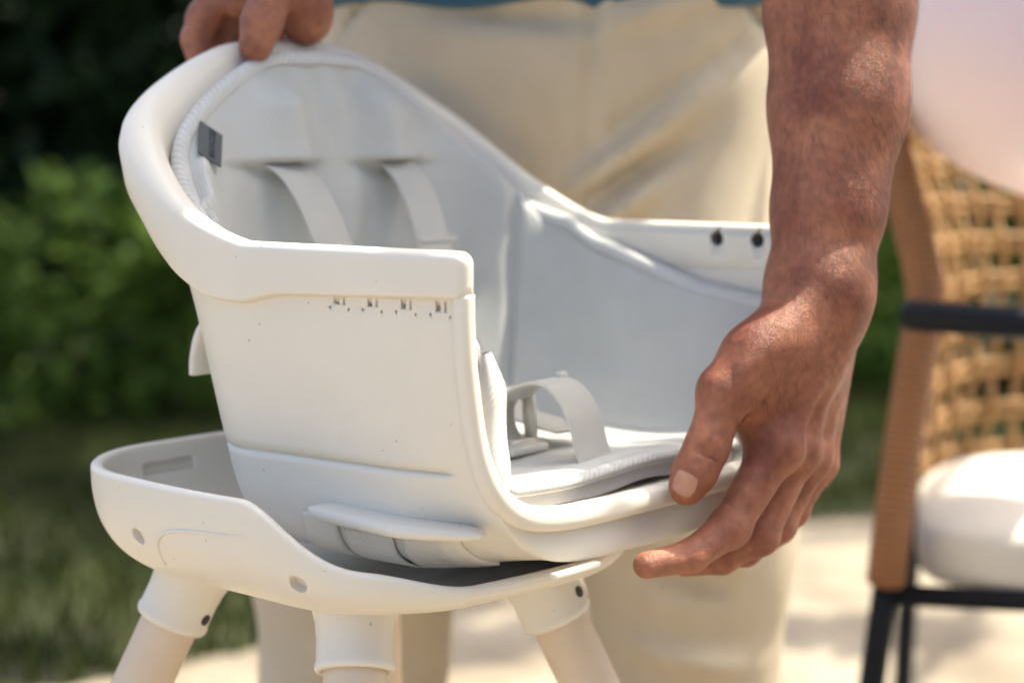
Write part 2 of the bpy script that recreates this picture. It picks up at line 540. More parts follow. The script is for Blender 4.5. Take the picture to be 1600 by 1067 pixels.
W, L1, B = .3885, .178, .334
half = [(0, -W / 2, 0), (-.089, -W / 2, 0), (-L1, -W / 2, 0), (-.248, -W / 2 + .001, .0286), (-.313, -W / 2 + .030, .0806), (-.336, -.074, .124), (-.336, 0, .1315)]
h1 = catmull(half, 40)
rim = np.vstack([h1, (h1 * [1, -1, 1])[::-1][1:]])
NR = 241
rim = resample(rim, NR)
rim[:, 2] = np.maximum(rim[:, 2], 0)
rim[:, 0] -= .0085 * sstep(-.09, 0, rim[:, 0])
cu = np.maximum(rim[:, 0], -.15)
CEN = np.stack([cu, np.zeros(NR)], 1)
INW = CEN - rim[:, :2]
DC = np.linalg.norm(INW, axis=1); INW /= DC[:, None]
# smooth inward directions across the corner
BK = sstep(-.19, -.325, rim[:, 0])
def prof_grid(side, back, zs_extra=None, n=9, topf=None):
    """rows of (o, h) per rim station from side/back control lists; first control = top edge"""
    G = []
    for i in range(NR):
        b = BK[i]
        c = []
        for k in range(len(side)):
            s_, q_ = side[k], back[k]
            so = DC[i] if s_[0] is None else (s_[0](i) if callable(s_[0]) else s_[0])
            bo = q_[0] if q_[0] is not None else DC[i]
            sh = s_[1] if not callable(s_[1]) else s_[1](i)
            bh = q_[1] if not callable(q_[1]) else q_[1](i)
            c.append(((1 - b) * so + b * bo, (1 - b) * sh + b * bh))
        G.append(catmull(c, n))
    return np.array(G)            # NR x rows x (o,h)
def place(G):
    P = np.zeros(G.shape[:2] + (3,))
    P[..., 0] = rim[:, None, 0] + INW[:, None, 0] * G[..., 0]
    P[..., 1] = rim[:, None, 1] + INW[:, None, 1] * G[..., 0]
    P[..., 2] = G[..., 1]
    return P
top = lambda i: rim[i, 2] - .006
fr_ = sstep(-.075, -.012, rim[:, 0])
lp = lambda a_, b_: (lambda i: a_ * fr_[i] + b_ * (1 - fr_[i]))
out_side = [(.007, top), (.0075, -.052), (lp(.018, .014), -.109), (lp(.029, .019), -.138), (lp(.045, .0235), -.163), (lp(.076, .034), lp(-.185, -.187)), (lp(.118, .075), lp(-.195, -.1965)), (None, -.197)]
out_back = [(.007, top), (.030, .01), (.052, -.05), (.070, -.115), (.088, -.152), (.120, -.180), (.155, -.192), (None, -.197)]
in_side = [(.014, top), (.013, -.05), (.021, -.109), (.033, -.136), (.053, -.156), (.082, -.163), (.12, -.1655), (None, -.166)]
in_back = [(.014, top), (.037, .01), (.059, -.05), (.078, -.115), (.097, -.145), (.125, -.162), (.155, -.167), (None, -.168)]
GO, GI = prof_grid(out_side, out_back, n=10), prof_grid(in_side, in_back, n=10)
# the moulded joint line runs round the outer wall: a real groove
hg = -.131
def add_groove(row, i, n1=26, n2=46):
    o, h = row[:, 0], row[:, 1]
    k = int(np.argmax(h < hg - .0018))
    up_ = row[:int(np.argmax(h < hg + .0018))]
    hs = np.array([hg + .0012, hg + .0006, hg, hg - .0006, hg - .0012])
    j = max(k - 4, 0)
    os_ = np.interp(-hs, -h[j:k + 2], o[j:k + 2]) + np.array([0, .0028, .0032, .0028, 0]) * float(sstep(-.028, -.036, rim[i, 0]))
    g5 = np.stack([os_, hs], 1)
    a_ = resample(np.vstack([up_, g5[:1]]), n1)[:-1]
    b_ = resample(np.vstack([g5[-1:], row[k:]]), n2)[1:]
    return np.vstack([a_, g5, b_])
GO = np.array([add_groove(GO[i], i) for i in range(NR)])
PO, PI_ = place(GO), place(GI)
PI_ = np.array([resample(P, PO.shape[1]) for P in PI_])
ringsO = [P for P in PO]
def front_ring(e, a):
    Q = PO[e] * (1 - .18 * (1 - math.cos(R(a)))) + PI_[e] * .18 * (1 - math.cos(R(a)))
    Q[:, 0] = PO[e][:, 0] + .0022 * math.sin(R(a))
    return Q
ringsO = [front_ring(0, a) for a in (90, 65, 40, 20)] + ringsO + [front_ring(NR - 1, a) for a in (20, 40, 65, 90)]
PI2 = PI_.copy(); PI2[0, :, 0] += .0022; PI2[-1, :, 0] += .0022
PO2 = np.array(ringsO)
n_o = PO2.shape[1]; NO2 = len(PO2)
V = np.vstack([PO2.reshape(-1, 3), PI2.reshape(-1, 3)])
offI = NO2 * n_o
F = grid_faces(NO2, n_o) + grid_faces(NR, n_o, off=offI, flip=True)
for k in range(n_o - 1):                   # front faces
    F.append((k, k + 1, offI + k + 1, offI + k))
    q = (NO2 - 1) * n_o; p_ = offI + (NR - 1) * n_o
    F.append((q + k, q + k + 1, p_ + k + 1, p_ + k))
for i in range(NR - 1):                    # along the top
    F.append(((i + 4) * n_o, (i + 5) * n_o, offI + (i + 1) * n_o, offI + i * n_o))
shell = link('shell', fix_normals(mesh_from(V, F)), M['plastic'], seat)

# rim band: the armrests and the tall collar of the back in one sweep
BH = np.interp(rim[:, 0], [-.34, -.30, -.21, -.15, -.05, 0], [.052, .052, .044, .031, .0275, .0265])
def band_prof(bh, t=.0135, r=.0055):
    pts = []
    for a in np.linspace(180, 90, 6): pts.append((r + r * math.cos(R(a)), -r + r * math.sin(R(a))))
    for a in np.linspace(90, 0, 6): pts.append((t - r + r * math.cos(R(a)), -r + r * math.sin(R(a))))
    pts += [(t, -bh * .5), (t, -bh - .004)]
    pts += [(t - .002, -bh - .006), (.009, -bh - .004), (.006, -bh)]
    for a in np.linspace(270, 180, 4): pts.append((.0025 + .0025 * math.cos(R(a)), -bh + .0025 + .0025 * math.sin(R(a))))
    pts += [(0, -bh * .66), (0, -bh * .33)]
    return np.array(pts)
rows = []
# flare the collar a little outwards on the back
def band_ring(i, extra=0, ins=0):
    q = band_prof(BH[i], .0135 + .009 * BK[i], .0055 + .0038 * BK[i])
    c = np.array([.0085, -BH[i] / 2])
    if ins > 0:
        hf = np.array([.0085, BH[i] / 2])
        q = c + (q - c) * np.maximum(.03, 1 - ins / hf)
    lean = .18 * BK[i]
    o = q[:, 0] + (-q[:, 1]) * lean - .010 * BK[i] * np.sin(np.clip(-q[:, 1] / BH[i], 0, 1) * math.pi) * (q[:, 0] < .007)
    P = np.zeros((len(q), 3))
    P[:, 0] = rim[i, 0] + INW[i, 0] * o + extra
    P[:, 1] = rim[i, 1] + INW[i, 1] * o
    P[:, 2] = rim[i, 2] + q[:, 1]
    return P
re = .0075
for a in (90, 75, 60, 45, 30, 15): rows.append(band_ring(0, .0068 + re * math.sin(R(a)) - re, re * (1 - math.cos(R(a)))))
i0 = 1
for i in range(i0, NR - i0): rows.append(band_ring(i))
for a in (15, 30, 45, 60, 75, 90): rows.append(band_ring(NR - 1, .0068 + re * math.sin(R(a)) - re, re * (1 - math.cos(R(a)))))
mB = len(rows[0])
V = np.vstack(rows)
F = grid_faces(len(rows), mB, True) + [tuple(range(mB)), tuple(reversed(range((len(rows) - 1) * mB, len(rows) * mB)))]
band = link('armrest_rim', fix_normals(mesh_from(V, F)), M['plastic'], seat)

# front trim: rounded edge from one armrest, down, along the lip and up the other side
kt = int(np.argmax(PO[0][:, 2] < -.020))
pf = np.vstack([PO[0][kt:], PO[-1][kt:][::-1][1:]])
pi_ = np.vstack([PI_[0][kt:], PI_[-1][kt:][::-1][1:]])
pa, pb = resample(pf, 160), resample(pi_, 160)
# centre the trim on the inner edge so that the lip reads above the apron
wmix = sstep(-.13, -.17, pa[:, 2])
ctr = pb * (.3 + .7 * wmix)[:, None] + pa * (.7 - .7 * wmix)[:, None]
ctr = np.array([np.convolve(np.r_[[ctr[0, k]] * 4, ctr[:, k], [ctr[-1, k]] * 4], np.ones(9) / 9, 'valid') for k in range(3)]).T
ctr[:, 0] = rim[0, 0] + .0005 + .0028 * sstep(-.10, -.17, ctr[:, 2])
tn = np.gradient(ctr, axis=0); tn /= np.linalg.norm(tn, axis=1)[:, None]
S = np.tile([1., 0, 0], (160, 1)); U = np.cross(tn, S)
trim = link('front_trim', sweep(ctr, rrect(.0125, .0125, .0052, 6), frames=(S, U), scale=1 + .22 * sstep(-.10, -.17, ctr[:, 2])), M['plastic'], seat)

# far armrest latch notches: two small pockets on the inner face
def at_rim(u, side, o, h):
    i = int(np.argmin(np.abs(rim[:, 0] - u) + (0 if side == 0 else 10 * (np.sign(rim[:, 1]) != side))))
    return np.array([rim[i, 0] + INW[i, 0] * o, rim[i, 1] + INW[i, 1] * o, h]), i
cutters = []
mw = Matrix.Translation((OX, OY, OZ)) @ Matrix.Rotation(YAW - R(90), 4, 'Z')
bpy.context.view_layer.update()
for u in (-.074, -.040):
    for sd_ in (1, -1):
        pz, _ = at_rim(u, sd_, .0135, -.0110)
        cutters.append((cyl_mesh(.0054, .023, 16), mw @ Matrix.Translation(pz) @ Matrix.Rotation(R(90), 4, 'X')))
        pz2 = pz + np.array([0.0008, 0, .0045])
        cutters.append((box_mesh(.0028, .009, .008), mw @ Matrix.Translation(pz2)))
cut(band, cutters)
cut(shell, cutters)
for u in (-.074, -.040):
    for sd_ in (1, -1):                    # dark discs stand in for the shade at the pocket bottoms
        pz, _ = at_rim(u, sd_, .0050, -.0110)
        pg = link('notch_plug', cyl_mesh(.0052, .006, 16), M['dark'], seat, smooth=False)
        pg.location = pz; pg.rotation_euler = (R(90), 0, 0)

# height rack under the near and far armrest: rows of small teeth with gaps between them
def rack_cutter(sd_):
    bm = bmesh.new()
    for k in range(4):
        u = -.104 + .0262 * k
        for (du, w_, h_, dz) in ((0, .0046, .0058, 0), (.0060, .0015, .0060, 0), (-.0052, .0015, .0015, -.0048), (.0098, .0015, .0015, -.0054)):
            pz, i = at_rim(u + du, sd_, .0075, -BH[0] - .0052 + dz)
            r_ = bmesh.ops.create_cube(bm, size=1)
            bmesh.ops.scale(bm, vec=(w_, .0085, h_), verts=r_['verts'])
            bmesh.ops.translate(bm, vec=(u + du, pz[1], pz[2]), verts=r_['verts'])
    me = bpy.data.meshes.new('rk'); bm.to_mesh(me); bm.free(); return me
for sd_ in (-1, 1):
    cut(shell, [(rack_cutter(sd_), mw)])
    for k in range(3):
        u = -.104 + .0262 * k
        pz, i = at_rim(u + .0145, sd_, .0072, -BH[0] - .0058)
        rp_ = link('rack_plate', box_mesh(.0150, .0012, .0068, .0004, 1), M['plastic'], seat, smooth=False)
        rp_.location = (u + .0172, pz[1], pz[2])

# side flange over the webbing
def side_ribbon(u_a, u_b, c1, c2, n=40):
    pass
for sd_ in (-1, 1):
    us = np.linspace(-.132, -.018, 30)
    path_, sc = [], []
    for u in us:
        o_c = float(np.interp(u, [-.132, -.060, -.018], [.017, .017, .036]))
        pz, i = at_rim(u, sd_, o_c, 0)
        path_.append((u, pz[1], float(np.interp(u, [-.132, -.018], [-.1615, -.1665]))))
        e = min((u + .132) / .012, (-.018 - u) / .03, 1)
        sc.append(.45 + .55 * math.sqrt(max(e, 0)))
    fl = link('side_flange', sweep(path_, rrect(.030, .0085, .0038, 4), scale=sc, round_end=.002), M['plastic'], seat)

# webbing that ties the shell underneath, hugging the lower wall
def hug(u_a, u_b, sd_, h_from, o_to, lift, name, mtl, thick=.0016):
    us = np.linspace(u_a, u_b, 10)
    A = []
    for u in us:
        i = int(np.argmin(np.abs(rim[:, 0] - u) + 10 * (np.sign(rim[:, 1]) != sd_)))
        g_ = GO[i]
        ks = [k for k in range(len(g_)) if g_[k, 1] <= h_from and g_[k, 0] < o_to]
        P = resample(PO[i][ks], 24)
        t = np.gradient(P, axis=0); t /= np.linalg.norm(t, axis=1)[:, None]
        nrm = np.cross(t, [1, 0, 0]); nrm /= np.linalg.norm(nrm, axis=1)[:, None]
        if (nrm[0, 1] * sd_) < 0: nrm = -nrm
        P = P + nrm * lift
        P[:, 0] += u - rim[i, 0]
        A.append((P, nrm))
    n, m = len(us), 24
    V = np.vstack([a[0] for a in A] + [a[0] - a[1] * thick for a in A])
    F = grid_faces(n, m) + grid_faces(n, m, off=n * m, flip=True)
    K = n * m
    for j in range(m - 1):
        F.append((j, j + 1, K + j + 1, K + j)); q = (n - 1) * m; F.append((q + j, q + j + 1, K + q + j + 1, K + q + j))
    for i in range(n - 1):
        for j in (0, m - 1): F.append((i * m + j, (i + 1) * m + j, K + (i + 1) * m + j, K + i * m + j))
    me = mesh_from(V, F)
    lay = me.uv_layers.new(name='UVMap')
    vi = np.zeros(len(me.loops), int); me.loops.foreach_get('vertex_index', vi)
    d = np.zeros(len(vi) * 2); d[0::2] = np.repeat(us, m)[vi % K]; d[1::2] = ((vi % K) % m) * .0022
    lay.data.foreach_set('uv', d)
    return link(name, fix_normals(me), mtl, seat)
for sd_ in (-1, 1):
    hug(-.115, -.076, sd_, -.167, .10, .0030, 'webbing_strap', M['webbing_white'])
    hug(-.150, -.121, sd_, -.165, .08, .0030, 'strap_guide', M['plastic'], .003)
    hug(-.070, -.040, sd_, -.165, .085, .0022, 'strap_guide', M['plastic'], .003)

# screw holes in the lower wall, back latch tab, clip under the lip
bpy.context.view_layer.update()
hc = []
for sd_ in (-1, 1):
    i = int(np.argmin(np.abs(rim[:, 0] + .046) + 10 * (np.sign(rim[:, 1]) != sd_)))
    k = int(np.argmin(np.abs(GO[i][:, 1] + .181)))
    hc.append((cyl_mesh(.0034, .02, 16), mw @ Matrix.Translation(PO[i][k]) @ Matrix.Rotation(R(90 + 35 * sd_ * -1), 4, 'X')))
cut(shell, hc)
i = int(np.argmin(np.abs(rim[:, 0] + .305) + 10 * (rim[:, 1] > 0)))
for sd_ in (-1, 1):
    tabp = at_rim(-.300, sd_, .052, -.072)[0]
    tab_path = [tabp + np.array([.008, sd_ * -.004, .014]), tabp + np.array([-.002, 0, .004]), tabp + np.array([-.0065, sd_ * .001, -.010]), tabp + np.array([-.0075, sd_ * .001, -.022])]
    tb = link('latch_tab', sweep(catmull(tab_path, 5), rrect(.022, .006, .002, 3), up=(1, 0, 0.3)), M['plastic'], seat)
clip = link('lip_clip', box_mesh(.006, .046, .004, .001), M['plastic'], seat)
clip.location = (-.004, -.085, -.1985)

# ------------------------------------------------------------------ the padded liner
liner = empty('seat_liner', (OX, OY, OZ), YAW - R(90))
tag(liner, 'pale grey padded fabric liner inside the high chair seat', 'seat liner')
arc = np.r_[0, np.cumsum(np.linalg.norm(np.diff(rim[:, :2], axis=0), axis=1))]
DEL = np.interp(rim[:, 0], [-.34, -.325, -.30, -.25, -.21, -.168, -.083, -.03, 0], [.012, .018, .026, .022, .012, .020, .047, .054, .056])
ltop = lambda i: rim[i, 2] - DEL[i]
lin_side = [(.0235, ltop), (.028, lambda i: rim[i, 2] * .6 - DEL[i] * .5 - .035), (.039, -.092), (.052, -.117), (.065, -.136), (.080, -.1465), (.125, -.149), (None, -.149)]
lin_back = [(.040, ltop), (.054, .050), (.064, .005), (.072, -.05), (.087, -.105), (.104, -.141), (.14, -.1485), (None, -.149)]
lout_side = [(.018, ltop), (.017, lambda i: rim[i, 2] * .6 - DEL[i] * .5 - .035), (.0225, -.100), (.0345, -.128), (.056, -.149), (.084, -.159), (.125, -.161), (None, -.161)]
lout_back = [(.031, ltop), (.043, .045), (.052, .0), (.062, -.055), (.080, -.115), (.100, -.152), (.14, -.160), (None, -.161)]
GL, GLo = prof_grid(lin_side, lin_back, n=16), prof_grid(lout_side, lout_back, n=6)
wf_ = sstep(-.07, -.004, rim[:, 0])[:, None]
GL[..., 0] += .009 * wf_ * sstep(-.058, -.085, GL[..., 1]) * sstep(-.1475, -.125, GL[..., 1])
PL, PLo = place(GL), place(GLo)
# quilting: two head pads over the strap slots, centre valley, corner seams
nL = PL.shape[1]
Hh = PL[..., 2]; Vv = PL[..., 1]; Uu = PL[..., 0]
backm = BK[:, None] * np.ones_like(Hh)
seamu = -.262
es = np.exp(-((rim[:, 0] - seamu) / .0042) ** 2)[:, None]
amt = np.zeros_like(Hh)
pad = np.exp(-((np.abs(Vv) - .060) / .030) ** 2)
rise = sstep(.0425, .0465, Hh) * (1 - sstep(.085, .125, Hh) * .8)
amt += .026 * pad * rise * sstep(.3, .9, backm)
amt += .004 * np.exp(-((np.abs(Vv) - .060) / .045) ** 2) * sstep(-.12, -.02, Hh) * sstep(.040, .030, Hh) * sstep(.3, .9, backm)
wr = np.sin(Vv * 95 + 1.3) * .5 + np.sin(Vv * 171 + .4) * .35
amt += .0060 * wr * sstep(.055, .10, Hh) * (1 - sstep(.105, .128, Hh)) * sstep(.3, .9, backm)
amt -= .008 * es * sstep(-.145, -.12, Hh)
# soft puffing of the side panels
amt += .004 * np.sin(np.clip((Uu + .24) / .24, 0, 1) * math.pi) * np.sin(np.clip((-Hh) / .145, 0, 1) * math.pi) * (1 - backm)
ed = np.linspace(0, 1, nL)[None, :]
amt *= sstep(0, .06, ed)
PL[..., 0] += INW[:, None, 0] * amt; PL[..., 1] += INW[:, None, 1] * amt
# seat pad: soft centre rise and waviness
seatm = sstep(-.138, -.1445, PL[..., 2])
PL[..., 2] += seatm * (.003 * np.sin(Vv * 21 + .6) + .0025 * np.cos(Uu * 30)) * sstep(.0, -.03, Uu)
FRU = -.004                                    # the liner stops just short of the shell front
def fru(h): return FRU - .021 * sstep(-.06, -.142, h)
for P in (PL, PLo):
    P[..., 0] = P[..., 0] * (1 + fru(P[..., 2]) / .05 * 0) + fru(P[..., 2]) * sstep(-.09, 0, P[..., 0])
no = PLo.shape[1]
V = np.vstack([PL.reshape(-1, 3), PLo.reshape(-1, 3)]); off = NR * nL
F = grid_faces(NR, nL) + grid_faces(NR, no, off=off, flip=True)
for i in range(NR - 1): F.append((i * nL, (i + 1) * nL, off + (i + 1) * no, off + i * no))
me = mesh_from(V, F)
lay = me.uv_layers.new(name='UVMap')
vi = np.zeros(len(me.loops), int); me.loops.foreach_get('vertex_index', vi)
cumL = np.cumsum(np.r_[np.zeros((1, NR)), np.linalg.norm(np.diff(PL, axis=1), axis=2).T], axis=0).T
uvt = np.stack([np.repeat(arc, nL), cumL.ravel()], 1); uvt = np.vstack([uvt, np.zeros((NR * no, 2))])
lay.data.foreach_set('uv', uvt[vi].ravel())
pad_o = link('padding', fix_normals(me), M['liner'], liner)
# binding along the top edge
mid = (PL[:, 0] + PLo[:, 0]) / 2
mid[:, 2] -= .003
ib = int(np.argmax(rim[:, 0] < -.006))
S_ = np.stack([INW[:, 0], INW[:, 1], np.zeros(NR)], 1)[ib:NR - ib]
U_ = np.tile([0, 0, 1.], (len(S_), 1))
bprof = circle(.0066, 12, .0085)
bind = link('edge_binding', sweep(mid[ib:NR - ib], bprof, frames=(S_, U_), round_end=.003), M['binding'], liner)
# front hems: near side, seat front and far side are one ribbed border with a plain lower face
for e, sgn in ((0, -1), (NR - 1, 1)):
    a = resample(PL[e], 70); b = resample(PLo[e], 70)
    k1 = int(np.argmax(a[:, 2] < -.1445)); k1 = k1 if k1 > 5 else 40
    ka = resample(a[1:k1], 40); kb = resample(b[1:k1 + 2], 40)
    ka[:, 0] = fru(ka[:, 2]) - .001; kb[:, 0] = fru(kb[:, 2]) - .001
    V = np.vstack([ka, kb, ka + [.0035, 0, 0], kb + [.0035, 0, 0]])
    F = []
    for k in range(39):
        for p_, q_ in ((0, 40), (120, 80), (80, 0), (40, 120)):
            F.append((p_ + k, p_ + k + 1, q_ + k + 1, q_ + k))
    me = mesh_from(V, F)
    lay = me.uv_layers.new(name='UVMap'); vi = np.zeros(len(me.loops), int); me.loops.foreach_get('vertex_index', vi)
    s_ = np.r_[0, np.cumsum(np.linalg.norm(np.diff(ka, axis=0), axis=1))]
    uvs = np.stack([np.tile(s_, 4), np.repeat([0, .016, 0, .016], 40)], 1); lay.data.foreach_set('uv', uvs[vi].ravel())
    link('side_border', fix_normals(me), M['binding'], liner)
vv = np.linspace(-.122, .122, 60)
zz = -.1475 + .0016 * np.sin(vv * 38 + 1)
bp_ = np.stack([np.full(60, FRU - .019), vv, zz], 1)
link('front_border', sweep(bp_, circle(.005, 10, .0042), round_end=.003), M['binding'], liner)
hp = np.stack([np.full(60, FRU - .021), vv, zz - .0075 + .001 * np.sin(vv * 60)], 1)
link('front_hem', sweep(hp, rrect(.003, .0125, .0014, 3)), M['hem'], liner)

# ------------------------------------------------------------------ brand tag on the liner
def liner_at(i, h):
    k = int(np.argmin(np.abs(PL[i, :40, 2] - h)))
    p = PL[i, k]
    du = PL[min(i + 2, NR - 1), k] - PL[i - 2, k]; dv = PL[i, k + 2] - PL[i, max(k - 2, 0)]
    du /= np.linalg.norm(du); dv /= np.linalg.norm(dv)
    n = np.cross(du, dv); n /= np.linalg.norm(n)
    if n @ np.array([.7, .3, .3]) < 0: n = -n
    return p, du, dv, n
TAG_I, TAG_H = 81, .056
tp, tdu, tdv, tn_ = liner_at(TAG_I, TAG_H)
tdv = np.array([0, 0, 1.]) - tn_ * tn_[2]; tdv /= np.linalg.norm(tdv)
tdu = np.cross(tdv, tn_)                       # right-handed: x across the tag, y up it
TM = Matrix(((tdu[0], tdv[0], tn_[0], tp[0]), (tdu[1], tdv[1], tn_[1], tp[1]), (tdu[2], tdv[2], tn_[2], tp[2]), (0, 0, 0, 1)))
TM = TM @ Matrix.Rotation(R(-40), 4, 'Z')
tago = link('brand_tag', box_mesh(.0195, .034, .0016, .0007, 2), M['tag'], liner)
tago.matrix_local = TM @ Matrix.Translation((0, 0, .0022))
fc = bpy.data.curves.new('t', 'FONT'); fc.body = 'MAXI-COSI'; fc.size = .0072; fc.align_x = 'CENTER'; fc.align_y = 'CENTER'; fc.extrude = .0001; fc.offset = .00012
fo = bpy.data.objects.new('t', fc); col.objects.link(fo)
dg = bpy.context.evaluated_depsgraph_get()
tme = bpy.data.meshes.new_from_object(fo.evaluated_get(dg)); bpy.data.objects.remove(fo)
xs = [v.co.x for v in tme.vertices]
k = .0285 / (max(xs) - min(xs))
for v in tme.vertices: v.co = Vector((v.co.x * k, v.co.y * k * 1.25, v.co.z))
let = link('lettering', tme, M['ink'], tago, smooth=False)
let.matrix_local = Matrix.Translation((.0012, 0, .00095)) @ Matrix.Rotation(R(90), 4, 'Z')

# ------------------------------------------------------------------ harness
harness = empty('safety_harness', (OX, OY, OZ), YAW - R(90))
tag(harness, 'grey webbing safety harness with shoulder straps and crotch buckle in the liner', 'harness')
def ribbon(pts, width, v, mtl, name, thick=.0022, parent=harness, n=10, drift=0.0, twist=0.0):
    P = catmull([(u, v + drift * k / (len(pts) - 1), h) for k, (u, h) in enumerate(pts)], n)
    T = np.gradient(P, axis=0); T /= np.linalg.norm(T, axis=1)[:, None]
    tw = np.linspace(0, twist, len(P))
    S = np.stack([np.sin(tw) * T[:, 2] * -1, np.cos(tw), np.sin(tw) * T[:, 0]], 1)
    S -= T * (S * T).sum(1)[:, None]; S /= np.linalg.norm(S, axis=1)[:, None]
    U = np.cross(S, T)
    return link(name, sweep(P, rrect(width, thick, thick * .45, 3), frames=(S, U)), mtl, parent)
for sd_ in (-1, 1):
    st = ribbon([(-.298, .0445), (-.279, .0435), (-.262, .034), (-.247, .014), (-.235, -.012), (-.220, -.048), (-.200, -.088), (-.165, -.124), (-.125, -.134), (-.10, -.137)],
                .036, sd_ * .060, M['webbing'], 'shoulder_strap', drift=-sd_ * .018)
    sl = link('strap_slider', box_mesh(.0045, .041, .0045, .0012), M['webbing'], harness)
    sl.location = (-.2340, sd_ * .0555, -.012)
    # slot lips in the liner
    lp = link('strap_slot', sweep([(-.284, sd_ * .060 - .023, .0445), (-.284, sd_ * .060, .0475), (-.284, sd_ * .060 + .023, .0445)], circle(.0022, 8)), M['hem'], liner)
ribbon([(-.052, -.150), (-.056, -.138), (-.064, -.116), (-.078, -.101), (-.094, -.0985), (-.110, -.104), (-.121, -.113)], .036, .002, M['webbing'], 'crotch_strap')
# buckle: open frame with a folded end of webbing in it
def frame_mesh(w, h, t, dpt):
    bm = bmesh.new()
    for (x, z, sx, sz) in ((0, h / 2, w + t, t), (0, -h / 2, w + t, t), (-w / 2, 0, t, h - t), (w / 2, 0, t, h - t)):
        r_ = bmesh.ops.create_cube(bm, size=1)
        bmesh.ops.scale(bm, vec=(dpt, sx, sz), verts=r_['verts']); bmesh.ops.translate(bm, vec=(0, x, z), verts=r_['verts'])
    bmesh.ops.bevel(bm, geom=list(bm.edges), offset=t * .25, segments=2, affect='EDGES')
    me = bpy.data.meshes.new('fr'); bm.to_mesh(me); bm.free(); return me
bk = link('buckle', frame_mesh(.042, .036, .0045, .010), M['buckle'], harness)
bk.location = (-.122, .0, -.125); bk.rotation_euler = (0, R(-6), 0)
ribbon([(-.127, -.112), (-.132, -.122), (-.130, -.134), (-.122, -.144), (-.108, -.1475)], .032, .0, M['webbing'], 'strap_tail', thick=.003)
bb = link('buckle_latch', box_mesh(.016, .040, .006, .002), M['buckle'], harness)
bb.location = (-.112, 0, -.1455)
pr = link('buckle_prong', box_mesh(.008, .006, .006, .0022), M['buckle'], harness); pr.location = (-.093, .0185, -.0965)

# ------------------------------------------------------------------ base bowl and legs
BX, BY = -.098, 1.300
BZ = CAM_Z - .2190
BYAW = YAW - R(90) - R(5)
base = empty('highchair_stand', (BX, BY, 0), BYAW)
tag(base, 'cream bowl-shaped high chair base on splayed round wooden legs', 'high chair base')
HB, RC = .155, .090
def rsq(hf, r, n=240):
    pts = []
    for k in range(4):
        a0 = k * 90
        cx = (hf - r) * (1 if k in (0, 3) else -1); cy = (hf - r) * (1 if k in (0, 1) else -1)
        for a in np.linspace(a0, a0 + 90, 40, endpoint=False):
            pts.append((cx + r * math.cos(R(a)), cy + r * math.sin(R(a))))
    P = np.array(pts + [pts[0]])
    return resample(P, n + 1)[:-1]
NB = 240
bp2 = rsq(HB, RC, NB)
# a gentle outward bow of the straight sides
ang = np.arctan2(bp2[:, 1], bp2[:, 0])
bowk = 1 + .022 * np.cos(4 * ang)
bp2 = bp2 * bowk[:, None]
drop = sstep(.062, .132, bp2[:, 0]) * .038
drop = drop + .016 * sstep(.135, .05, np.abs(bp2[:, 1])) * sstep(.1, .15, bp2[:, 0])
BR = np.linalg.norm(bp2, axis=1)
BD = -bp2 / BR[:, None]
def bowl_rows(ctrl, n):
    G = []
    for i in range(NB):
        c = [((o if o is not None else BR[i]), (hh if not callable(hh) else hh(i))) for o, hh in ctrl]
        G.append(catmull(c, n))
    return np.array(G)
lerpz = lambda t: (lambda i: -drop[i] + (-.072 + drop[i]) * t)
GBo = bowl_rows([(.0, lerpz(0)), (.001, lerpz(.22)), (.006, lerpz(.48)), (.018, lerpz(.72)), (.038, lerpz(.90)), (.062, -.071), (.10, -.073), (None, -.073)], 9)
GBi = bowl_rows([(.008, lerpz(0)), (.0095, lerpz(.22)), (.016, lerpz(.45)), (.030, lerpz(.66)), (.050, lerpz(.80)), (.075, -.062), (.10, -.064), (None, -.064)], 9)
def bplace(G):
    P = np.zeros(G.shape[:2] + (3,))
    P[..., 0] = bp2[:, None, 0] + BD[:, None, 0] * G[..., 0]; P[..., 1] = bp2[:, None, 1] + BD[:, None, 1] * G[..., 0]; P[..., 2] = G[..., 1] + BZ
    return P
Po, Pi = bplace(GBo), bplace(GBi)
mo, mi = Po.shape[1], Pi.shape[1]
lipP = np.zeros((NB, 5, 3))
for j, (o, h) in enumerate(((.0003, .0016), (.0016, .0029), (.004, .0034), (.0064, .0029), (.0077, .0016))):
    lipP[:, j, 0] = bp2[:, 0] + BD[:, 0] * o; lipP[:, j, 1] = bp2[:, 1] + BD[:, 1] * o; lipP[:, j, 2] = BZ - drop + h
# one closed section: centre(out) .. rim .. centre(in)
sec = np.concatenate([Po[:, ::-1], lipP, Pi], axis=1)
ms = sec.shape[1]
sec2 = np.concatenate([sec, sec[:1]], axis=0)
me = fix_normals(mesh_from(sec2.reshape(-1, 3), grid_faces(NB + 1, ms)))
bowl = link('bowl', me, M['plastic'], base)
